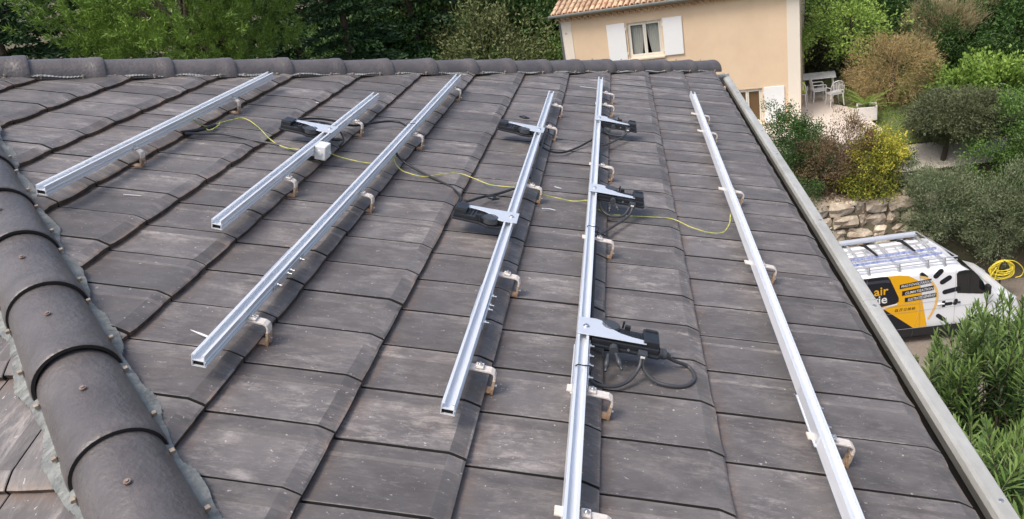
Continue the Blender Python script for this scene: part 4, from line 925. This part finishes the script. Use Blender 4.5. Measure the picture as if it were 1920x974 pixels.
def crown_pts(rad, ncl, per, cr, seed, lump=.22, flat=0, inner=.45, boxy=0, tuft=False):
    """leaf positions: clusters spread through an uneven ellipsoid, denser towards the outside"""
    rg = np.random.default_rng(seed); rad = np.array(rad)
    if not tuft: ncl, per, cr = int(ncl * .62), int(per * 1.65), cr * .85
    d = rg.normal(size=(ncl, 3)); d /= np.linalg.norm(d, axis=1, keepdims=True)
    if boxy: d = np.sign(d) * np.abs(d) ** (1 - boxy); d /= np.maximum(np.abs(d).max(axis=1, keepdims=True), np.linalg.norm(d, axis=1, keepdims=True) * .8)
    ph = rg.uniform(0, 6.28, 6); f = rg.uniform(2, 5, 6)
    lm = 1 + lump * (np.sin(d[:, 0] * f[0] + ph[0]) * np.sin(d[:, 1] * f[1] + ph[1]) + .6 * np.sin(d[:, 2] * f[2] * 1.4 + ph[2] + d[:, 0] * f[3]) + .5 * np.sin(d[:, 1] * 7 + ph[4]) * np.cos(d[:, 0] * 7 + ph[5])) 
    r = (inner + (1 - inner) * rg.random(ncl) ** .45) * lm
    out = rg.random(ncl) < .14; r = np.where(out, r * rg.uniform(1.02, 1.22, ncl), r)
    c = d * r[:, None] * rad
    P = np.repeat(c, per, axis=0) + rg.normal(size=(ncl * per, 3)) * cr * np.array([1, 1, 1 - flat]); O = np.repeat(d, per, axis=0)
    if tuft:      # needles radiate from short twigs that point up and outwards
        tw = d * .6 + rg.normal(size=d.shape) * .35 + np.array([0, 0, .9]); tw /= np.linalg.norm(tw, axis=1, keepdims=True)
        P = np.repeat(c, per, axis=0) + np.repeat(tw, per, axis=0) * (rg.random((ncl * per, 1)) * cr * 1.6) + rg.normal(size=(ncl * per, 3)) * cr * .22
        O = np.repeat(tw, per, axis=0) * 1.1
    return P, O, c
def shrub(name, c, rad, m, lab, cat='shrub', group='shrubs in the garden', n=(260, 45), leaf=(.07, .035), cr=.13, seed=1, up=.35, lump=.34, ground=None, boxy=0, stemcol=None, rnd=.9, inner=.45):
    zg = tz(c[0], max(c[1], 19.5) if c[1] > 19 else c[1]) if ground is None else ground
    e = empty(name, (c[0], c[1], zg), label=lab, cat=cat, group=group)
    P, O, cc = crown_pts(rad, n[0], n[1], cr, seed, lump, boxy=boxy, inner=inner); rg = np.random.default_rng(seed + 5)
    D = O * 1.0 + rg.normal(size=P.shape) * rnd + np.array([0, 0, up]); P = P + np.array([0, 0, c[2] - zg]); keep = P[:, 2] > -.1
    leaf_mesh('crown', P[keep], D[keep], rg.uniform(.7, 1.25, keep.sum()) * leaf[0], leaf[1] * rg.uniform(.8, 1.2, keep.sum()), m, e, seed)
    b = MB(); rr_ = random.Random(seed); h0 = c[2] - zg
    for i in range(7):
        a = rr_.uniform(0, 6.28); q = .6 * rr_.random(); tip = (math.cos(a) * rad[0] * q, math.sin(a) * rad[1] * q, h0 + rad[2] * rr_.uniform(-.1, .6)); 
        b.tube([(math.cos(a) * .05, math.sin(a) * .05, -.1), (tip[0] * .4, tip[1] * .4, tip[2] * .5), tip], .02, 5, 0, True, [.03, .02, .008])
    b.build('stem', M_BARK, e); return e
def tree(name, x, y, crown_c, rad, m, lab, trunk_r=.10, cat='tree', group=None, n=(420, 60), leaf=(.10, .05), cr=.25, seed=1, up=.3, lump=.2, boxy=0, limbs=10, flat=0, rnd=.9, zg=None, inner=.45, tuft=False):
    zg = tz(x, y) if zg is None else zg
    e = empty(name, (x, y, zg), label=lab, cat=cat, group=group); P, O, cc = crown_pts(rad, n[0], n[1], cr, seed, lump, flat, boxy=boxy, inner=inner, tuft=tuft); rg = np.random.default_rng(seed + 5)
    off = np.array([crown_c[0] - x, crown_c[1] - y, crown_c[2] - zg]); P = P + off
    D = O + rg.normal(size=P.shape) * rnd + np.array([0, 0, up])
    leaf_mesh('crown', P, D, rg.uniform(.7, 1.25, len(P)) * leaf[0], leaf[1] * rg.uniform(.8, 1.2, len(P)), m, e, seed)
    b = MB(); rr_ = random.Random(seed); base = crown_c[2] - zg - rad[2] * .55; o3 = Vector(off)
    fork = Vector((off[0] * .6, off[1] * .6, max(base, .4)))
    b.tube([(0, 0, -.3), (off[0] * .2 + .03, off[1] * .2, fork.z * .5), fork], trunk_r, 10, 0, True, [trunk_r * 1.25, trunk_r, trunk_r * .75])
    for i in range(limbs):
        cp = Vector(cc[rr_.randrange(len(cc))]) * .8 + o3; mid = fork.lerp(cp, .5) + Vector((0, 0, .15)); b.tube([fork - Vector((0, 0, .05)), mid, cp], trunk_r * .4, 6, 0, True, [trunk_r * .55, trunk_r * .3, trunk_r * .08])
    b.build('trunk', M_BARK, e); return e
M_BARK = mat('bark', (.10, .075, .055), .95, noise=(9, .8, (.06, .045, .035)), bump=(20, 1))
G1 = leafmat('leaf_fresh_green', (.16, .27, .045), (.26, .38, .07), (.11, .19, .035), 1.2)
G1b = leafmat('leaf_lime_green', (.24, .36, .07), (.36, .50, .11), (.15, .26, .05), 1.5)
G2 = leafmat('leaf_dark_green', (.05, .11, .03), (.10, .19, .045), (.03, .07, .02), 1.5)
G3 = leafmat('leaf_grey_green', (.17, .22, .11), (.32, .36, .21), (.10, .14, .06), 2.0)
G4 = leafmat('leaf_golden', (.34, .24, .10), (.50, .38, .18), (.16, .16, .06), 1.1)
G5 = leafmat('leaf_brown', (.17, .11, .06), (.24, .16, .09), (.09, .10, .04), 2.0)
G6 = leafmat('leaf_yellow', (.20, .26, .04), (.78, .64, .08), (.10, .17, .04), 3.0)
G7 = leafmat('leaf_mid_green', (.10, .19, .04), (.17, .29, .06), (.06, .12, .03), 1.5)
G8b = leafmat('leaf_dense_twig', (.095, .125, .055), (.17, .18, .085), (.06, .075, .04), 2.2)
G8 = leafmat('leaf_thorny', (.10, .13, .055), (.17, .18, .085), (.09, .075, .05), 2.2)
GP = leafmat('needle_pine', (.13, .24, .035), (.24, .36, .06), (.09, .15, .035), .7)
GC = leafmat('needle_conifer', (.022, .06, .02), (.05, .11, .032), (.012, .035, .014), .6, .1)
GO = leafmat('leaf_olive', (.10, .14, .045), (.18, .20, .075), (.13, .12, .05), .6)
GL = leafmat('leaf_oleander', (.15, .25, .06), (.30, .42, .13), (.08, .14, .045), 2.2, .2, .4)
GLD = leafmat('leaf_oleander_dark', (.05, .11, .03), (.09, .17, .045), (.03, .07, .02), 2.2, .2, .4)
# stone pine: bright needle tufts
pine = tree('pine_tree', -13.4, 21.0, (-13.5, 21.2, 1.3), (4.1, 3.6, 3.2), GP, 'wide bright green pine behind the far hip tiles at upper left', .28, n=(2300, 55), leaf=(.15, .026), cr=.20, seed=21, up=.1, lump=.2, limbs=26, group=None, rnd=.8, inner=.30, tuft=True)
# dark conifers and mixed wood beyond
def conifer_mesh(seed, H=12, Rb=3.0, m=GC, leaf=(.20, .09)):
    rg = np.random.default_rng(seed); Ps = []; Ds = []; z = .8
    tips = []
    while z < H:
        rr_ = Rb * (1 - z / H) ** .8 * rg.uniform(.85, 1.1) + .15; nb_ = int(7 + 5 * (1 - z / H))
        for k in range(nb_):
            a = rg.uniform(0, 6.283); L = rr_ * rg.uniform(.75, 1.15); n = int(75 * L / Rb * 2.2) + 20; t = rg.random(n) ** .7
            wsp = .08 + .34 * t * (1.1 - t) * L * .8
            lat = rg.normal(size=n) * wsp; x = t * L; zz = z + .25 * t * L * .6 - .30 * (t ** 2) * L + rg.normal(size=n) * .05 - np.abs(lat) * .15
            Ps.append(np.stack([np.cos(a) * x - np.sin(a) * lat, np.sin(a) * x + np.cos(a) * lat, zz], 1)); Ds.append(np.stack([np.cos(a) + rg.normal(size=n) * .5, np.sin(a) + rg.normal(size=n) * .5, -.15 + rg.normal(size=n) * .35], 1))
            tips.append((math.cos(a) * L * .8, math.sin(a) * L * .8, z + .05))
        z += rg.uniform(.38, .62)
    P = np.concatenate(Ps); D = np.concatenate(Ds)
    e = empty('conifer', (0, 0, 0)); leaf_mesh('crown', P, D, rg.uniform(.7, 1.3, len(P)) * leaf[0], leaf[1], m, e, seed)
    b = MB(); b.tube([(0, 0, -.3), (0, 0, H * .5), (0, 0, H * .95)], .2, 8, 0, True, [.24, .14, .03])
    for tp in tips[::3]: b.tube([(0, 0, tp[2]), tp], .02, 4, 0, False, [.035, .012])
    b.build('trunk', M_BARK, e); return e
protos = [conifer_mesh(31), conifer_mesh(32, 13, 3.4), conifer_mesh(33, 11, 2.8)]
used = [False] * 3
def at(az, D): return CAM.x + D * math.sin(R(az)), CAM.y + D * math.cos(R(az))
def place(k, az, D, s, rz, lab, cat='conifer', grp='dark conifers behind the houses', dz=0, pr=None, us=None):
    pr = pr or protos; us = us or used
    o = pr[k] if not us[k] else copy_tree(pr[k]); us[k] = True
    x, y = at(az, D); o.location = (x, y, tz(x, y) - .2 + dz); o.rotation_euler = (0, 0, rz); o.scale = (s, s, s); return tag(o, lab, cat, grp)
cf = [(-46, 31, 1.0), (-41.5, 27, .95), (-37, 37, 1.15), (-30, 38, 1.1), (-24, 37, 1.1), (-20.3, 28.5, .95), (-18.2, 35, 1.1), (-15.5, 30.5, 1.0), (-13.0, 37, 1.2), (-8.5, 40, 1.2), (-5.8, 36, 1.15), (-3.2, 33.5, 1.05), (-1.5, 41, 1.2), (10, 48, 1.1), (12.6, 43, 1.0), (14.6, 41, .95), (16.6, 44, 1.1), (18.6, 40, 1.0), (20.6, 43, 1.1), (22.4, 39, 1.0), (24.4, 41, 1.1), (26.5, 38, 1.0), (28.5, 41, 1.1), (-34, 44, 1.3), (-27, 45, 1.3), (-22, 44, 1.3), (-16, 46, 1.35), (-11, 47, 1.4), (-4.5, 48, 1.4), (-42, 42, 1.3)]
for i, (az, D, s) in enumerate(cf):
    where = 'left of the pine' if az < -38 else 'behind the pine' if az < -21 else 'between the pine and the cream house' if az < 0 else 'above the garden, right of the cream house'
    lab = 'dark conifer in the wood %s' % where
    place(i % 3, az, D, s, i * 2.3, lab)
# mixed bushes in front of the wood
def bush_mesh(name, seed, m, rad=(2.0, 2.0, 1.8), leaf=(.13, .06), n=(420, 60), cr=.26):
    e = empty(name, (0, 0, 0)); P, O, cc = crown_pts(rad, n[0], n[1], cr, seed, .26); rg = np.random.default_rng(seed)
    P[:, 2] += rad[2] * .9; D = O + rg.normal(size=P.shape) * .9 + np.array([0, 0, .3]); k = P[:, 2] > 0
    leaf_mesh('crown', P[k], D[k], leaf[0] * rg.uniform(.7, 1.3, k.sum()), leaf[1], m, e, seed)
    b = MB(); rr_ = random.Random(seed)
    for i in range(9): c_ = cc[rr_.randrange(len(cc))]; b.tube([(0, 0, -.2), (c_[0] * .4, c_[1] * .4, rad[2] * .5), (c_[0] * .8, c_[1] * .8, c_[2] * .8 + rad[2] * .9)], .05, 5, 0, True, [.08, .05, .015])
    b.build('trunk', M_BARK, e); return e
bp = [bush_mesh('bushy_tree', 41, GO, (2.3, 2.1, 2.4)), bush_mesh('bushy_tree', 42, G7, (2.0, 2.0, 1.8)), bush_mesh('bushy_tree', 43, G2, (2.0, 2.0, 1.9)), bush_mesh('bushy_tree', 44, G8, (1.8, 1.8, 1.7))]
bu = [False] * 4
bl = [(-43.5, 26, 1, 1.0, 0, 'green bushy tree at the far upper left edge'), (-40.2, 24, 3, .8, 0, 'brownish thicket left of the pine crown'), (-20.5, 26, 2, 1.0, -.3, 'dark bushy tree at the right edge of the pine'), (-17.8, 27, 3, .9, -.2, 'thin grey-green bush right of the pine, behind the hip tiles'), (-16.2, 29, 1, 1.0, .0, 'green bush midway between pine and cream house'), (-14.2, 27.5, 2, 1.0, -.2, 'dark green bush behind the ridge left of the olive bush'), (-12.6, 29.5, 1, 1.1, .2, 'mid-green bushy tree just left of the olive-brown bush'), (-10.4, 29, 0, 1.1, .4, 'large olive-brown bushy tree behind the far hip'), (-8.8, 27.5, 0, .8, -.3, 'low olive bush in front of the olive-brown tree'), (-7.2, 30, 1, 1.0, .3, 'green bush left of the house corner'), (-5.6, 29, 3, .9, -.2, 'brown-grey thicket touching the left house corner'), (-6.4, 33, 2, 1.4, 1.0, 'dark rounded tree behind the left house corner'), (-11.5, 33, 0, 1.3, 1.6, 'tall pale olive tree rising behind the bushes'), (-15, 33.5, 1, 1.4, 1.2, 'tall green tree in the wood right of the pine'), (-18.8, 31, 2, 1.3, 1.0, 'tall dark leafy tree just right of the pine'),
      (-41.8, 21.5, 2, .9, -.2, 'dark green bush beyond the farthest left hip tiles'), (-37.5, 20.0, 3, .7, -.2, 'thin brownish bush under the left edge of the pine'), (12.8, 33, 3, .9, 0, 'thin reddish bush right of the cream house wall'), (18.5, 33.5, 2, 1.0, .2, 'dark bush at the top of the garden'), (25.6, 32, 2, 1.0, .1, 'dark bush at the top right edge of the garden'), (22.5, 34, 1, 1.0, .3, 'green bush below the conifers at upper right'), (15.5, 36, 2, 1.3, 0, 'dark leafy tree behind the young green tree')]
for i, (az, D, k, s, dz, lab) in enumerate(bl): place(k, az, D, s, i * 1.7, lab, 'bush', 'mixed bushes in front of the wood', dz, bp, bu)
# garden plants on the right
tree('young_tree', 7.95, 27.3, (7.85, 27.2, -3.85), (1.3, 1.2, 1.2), G1b, 'light green young tree with a thin trunk beside the patio', .075, n=(210, 30), leaf=(.11, .06), cr=.18, seed=51, lump=.4, zg=-6.3)
shrub('tawny_bush', (8.65, 24.8, -5.2), (1.25, 1.2, 1.2), G4, 'golden-brown feathery bush right of the young tree', n=(380, 50), leaf=(.15, .014), cr=.16, seed=52, up=.1, rnd=.6, lump=.18)
shrub('tamarisk', (11.3, 27.4, -5.0), (1.35, 1.2, 1.2), G2, 'large dark green bush with tawny feathered top', n=(340, 50), leaf=(.11, .035), cr=.17, seed=53)
shrub('feathery_grass', (11.2, 27.3, -4.15), (1.15, .9, .55), leafmat('tawny_plume', (.34, .28, .15), (.46, .38, .22), (.25, .24, .12), 2), 'tawny feathered sprays crowning the large dark bush', n=(170, 40), leaf=(.26, .012), cr=.14, seed=54, up=1.2, rnd=.5, ground=-6.2)
shrub('column_shrub', (13.3, 27.7, -5.1), (.8, .7, 1.05), G7, 'clipped bright green shrub at the upper right edge', n=(240, 45), leaf=(.08, .04), cr=.12, seed=55, boxy=.3)
shrub('fig_bush', (11.5, 24.4, -5.95), (1.7, 1.1, .72), G1, 'light green large-leaved bush behind the round tree', n=(330, 34), leaf=(.13, .085), cr=.16, seed=56, up=.6)
shrub('fig_bush', (9.75, 25.2, -5.9), (.85, .8, .6), G1, 'light green leafy bush between the golden bush and the fig', n=(130, 30), leaf=(.13, .08), cr=.13, seed=57, up=.5)
tree('round_tree', 8.9, 21.1, (9.35, 21.15, -5.80), (1.42, 1.25, .68), G8b, 'small round-topped tree with dense dark twigs above the path', .07, n=(900, 60), leaf=(.085, .024), cr=.13, seed=58, lump=.10, flat=.3, limbs=26, inner=.35)
shrub('laurel_bush', (4.75, 21.0, -6.0), (.95, .9, 1.1), G2, 'dark green bush in front of the white ground-floor shutter', n=(300, 55), leaf=(.06, .035), cr=.12, seed=59)
shrub('smoke_bush', (5.75, 20.2, -6.45), (1.0, .75, 1.05), G5, 'reddish-brown twiggy bush beside the dark green one', n=(300, 45), leaf=(.085, .022), cr=.13, seed=60, rnd=.8)
shrub('forsythia', (6.95, 20.15, -6.25), (.72, .6, .75), G6, 'bush with bright yellow leaves below the patio', n=(170, 40), leaf=(.06, .04), cr=.12, seed=61)
shrub('yellow_green_bush', (6.5, 19.95, -7.0), (.85, .5, .55), leafmat('leaf_yellow_mix', (.07, .14, .03), (.50, .44, .05), (.05, .10, .025), 4), 'green bush speckled with yellow leaves low on the wall', n=(190, 45), leaf=(.06, .04), cr=.12, seed=62)
shrub('rosemary_bush', (8.35, 19.6, -7.75), (1.1, .75, 1.0), G3, 'grey-green rosemary hanging over the wall, below the path', n=(560, 60), leaf=(.085, .022), cr=.13, seed=63, up=.8, rnd=.6)
shrub('rosemary_bush', (9.9, 19.3, -8.15), (1.1, .8, 1.2), G3, 'grey-green rosemary hanging low by the yellow hose', n=(560, 60), leaf=(.085, .022), cr=.13, seed=64, up=.8, rnd=.6)
shrub('evergreen_bush', (10.9, 19.9, -7.2), (1.15, 1.0, 1.9), G7, 'tall dense green bush at the right edge behind the rosemary', n=(700, 60), leaf=(.07, .035), cr=.14, seed=65)
shrub('evergreen_bush', (11.9, 18.9, -8.5), (1.2, .9, 1.7), G2, 'dark green bush at the right edge above the hose', n=(600, 60), leaf=(.07, .035), cr=.14, seed=66)
shrub('low_shrub', (11.6, 22.3, -6.3), (.7, .7, .6), G7, 'low green shrub right of the round tree', n=(150, 45), leaf=(.07, .035), cr=.12, seed=67)
shrub('low_shrub', (7.55, 21.3, -6.9), (.55, .4, .4), G7, 'low green shrub between the yellow bush and the path', n=(120, 40), leaf=(.06, .03), cr=.1, seed=68)
shrub('low_shrub', (4.2, 19.9, -7.3), (1.0, .5, .65), G2, 'dark shrub at the left end of the stone wall', n=(180, 45), leaf=(.06, .03), cr=.12, seed=69)
# small palm in the planter
e = empty('small_palm', (7.45, 23.4, -5.84), label='small spiky palm growing in the white planter', cat='palm')
b = MB(); rr = random.Random(5)
for i in range(16):
    a = i * 2.4; L = rr.uniform(.65, .95); el = rr.uniform(.35, 1.25)
    pts = [Vector((math.cos(a) * t * L * math.cos(el * (1 - .5 * t)), math.sin(a) * t * L * math.cos(el * (1 - .5 * t)), t * L * math.sin(el) - .28 * t * t * L)) for t in [k / 8 for k in range(9)]]
    for k in range(8):
        p, q = pts[k], pts[k + 1]; d = (q - p).normalized(); s = d.cross(Vector((0, 0, 1))).normalized()
        for sg in (-1, 1):
            for f in (0, .5):
                o_ = p.lerp(q, f); l_ = .16 * (1 - .5 * abs(k / 8 - .4)); tip = o_ + (s * sg + d * .8 + Vector((0, 0, .15))).normalized() * l_; b.add([o_, o_ + d * .02, tip], [(0, 1, 2)])
    b.tube(pts, .006, 4)
b.build('frond', G1, e); bt = MB(); bt.tube([(0, 0, -.06), (0, 0, .12)], .06, 8); bt.build('trunk', M_BARK, e)
# lawn grass
rg = np.random.default_rng(77); N = 9000; X = rg.uniform(7.6, 11.5, N); Y = rg.uniform(22, 28, N); P = np.stack([X, Y, np.array([tz(a, c) for a, c in zip(X, Y)]) + .02], 1)
o = leaf_mesh('grass', P, rg.normal(size=(N, 3)) * .35 + np.array([0, 0, 1]), rg.uniform(.05, .12, N), .02, G1, seed=78); tag(o, 'short rough grass on the lawn behind the planter', 'grass', kind='stuff')
# oleander in the right foreground: shoots with whorls of long narrow leaves
GLM = leafmat('leaf_oleander_mixed', (.10, .17, .05), (.20, .27, .09), (.08, .12, .05), 2.2, .2, .45)
def oleander(x, y, zg, top, rx, ry, nsh, seed, lab, m=GL, m2=GLD, leafL=.175):
    rg = np.random.default_rng(seed); e = empty('oleander', (x, y, zg), label=lab, cat='oleander', group='oleander bushes beside the gutter')
    Pn = []; Dn = []; Ln = []; b = MB(); Pd = []; Dd = []; Ld = []
    H = top - zg
    for i in range(nsh):
        a = rg.uniform(0, 6.283); q = rg.random() ** .5; tx, ty = math.cos(a) * rx * q, math.sin(a) * ry * q; tzz = H * (1 - .28 * q * q) - rg.random() ** 1.6 * H * .50
        d = np.array([tx * .45, ty * .45, 1.0]) + rg.normal(size=3) * .18; d /= np.linalg.norm(d); L = rg.uniform(.5, .8)
        base = np.array([tx, ty, tzz]) - d * L
        b.tube([tuple(base - d * .5), tuple(base), (tx, ty, tzz)], .006, 4, 0, False, [.009, .007, .003])
        n = rg.integers(13, 19)
        for k in range(n):
            f = k / (n - 1); c = base + d * L * (.12 + .88 * f); spread = .25 + 1.15 * (1 - f) ** .8; ll = leafL * (1.1 - .45 * max(0, f - .6) / .4) * rg.uniform(.85, 1.1)
            for w_ in range(3):
                an = k * 1.05 + w_ * 2.094 + rg.uniform(-.2, .2); u = np.cross(d, [0.3, .2, .9]); u /= np.linalg.norm(u); v = np.cross(d, u)
                dd = d * 1.0 + (u * math.cos(an) + v * math.sin(an)) * spread
                (Pn if f > .35 else Pd).append(c); (Dn if f > .35 else Dd).append(dd); (Ln if f > .35 else Ld).append(ll)
    def blades(Ps, Ds, Ls, mm, sd):
        Ps, Ds, Ls = np.array(Ps), np.array(Ds), np.array(Ls); Ds /= np.linalg.norm(Ds, axis=1, keepdims=True); N = len(Ps)
        S_ = np.cross(Ds, np.array([0, 0, 1.0])); S_ /= np.linalg.norm(S_, axis=1, keepdims=True) + 1e-9; S_ += np.random.default_rng(sd).normal(size=S_.shape) * .25
        W = .0082; V = np.empty((N, 6, 3)); L = Ls[:, None]
        dr = np.array([0, 0, -1.0])
        V[:, 0] = Ps; V[:, 1] = Ps + Ds * L * .33 + S_ * W; V[:, 2] = Ps + Ds * L * .33 - S_ * W
        V[:, 3] = Ps + Ds * L * .70 + S_ * W * .85 + dr * L * .04; V[:, 4] = Ps + Ds * L * .70 - S_ * W * .85 + dr * L * .04; V[:, 5] = Ps + Ds * L + dr * L * .13
        F_ = np.array([[0, 1, 2, 2], [1, 3, 4, 2], [3, 5, 4, 4]]); faces = []
        me = bpy.data.meshes.new('foliage'); me.vertices.add(6 * N); me.vertices.foreach_set('co', V.ravel())
        li = []; ls = []; lt = []; off = (np.arange(N) * 6)[:, None]
        idx = np.concatenate([off + np.array([[0, 1, 2]]), off + np.array([[1, 3, 4, 2]]), off + np.array([[3, 5, 4]])], 1).astype(np.int32)
        me.loops.add(10 * N); me.loops.foreach_set('vertex_index', idx.ravel()); st_ = (np.arange(N) * 10)[:, None] + np.array([[0, 3, 7]]); me.polygons.add(3 * N)
        me.polygons.foreach_set('loop_start', st_.astype(np.int32).ravel()); me.polygons.foreach_set('loop_total', np.tile(np.array([3, 4, 3], dtype=np.int32), N)); me.materials.append(mm); me.update(calc_edges=True)
        o = bpy.data.objects.new('foliage', me); C.objects.link(o); o.parent = e
    blades(Pn, Dn, Ln, m, seed); blades(Pd, Dd, Ld, m2, seed + 1)
    for i in range(12): a = rg.uniform(0, 6.28); q = rg.random(); b.tube([(.1 * math.cos(a), .1 * math.sin(a), -.2), (rx * .4 * q * math.cos(a), ry * .4 * q * math.sin(a), H * .4), (rx * q * math.cos(a) * .8, ry * q * math.sin(a) * .8, H * .75)], .02, 5, 0, False, [.03, .02, .01])
    b.build('stem', M_BARK, e); return e
oleander(2.60, 3.20, tz(2.55, 3.25), -2.55, 1.0, 1.15, 330, 91, 'oleander bush beside the gutter at the lower right corner')
oleander(3.35, 4.85, tz(3.1, 4.75), -2.34, .72, .95, 240, 92, 'tall oleander bush in front of the van cab')
oleander(2.68, 5.1, tz(2.35, 5.2), -3.0, .62, .8, 170, 93, 'lower darker oleander bush close to the gutter below the van', m=GLM)
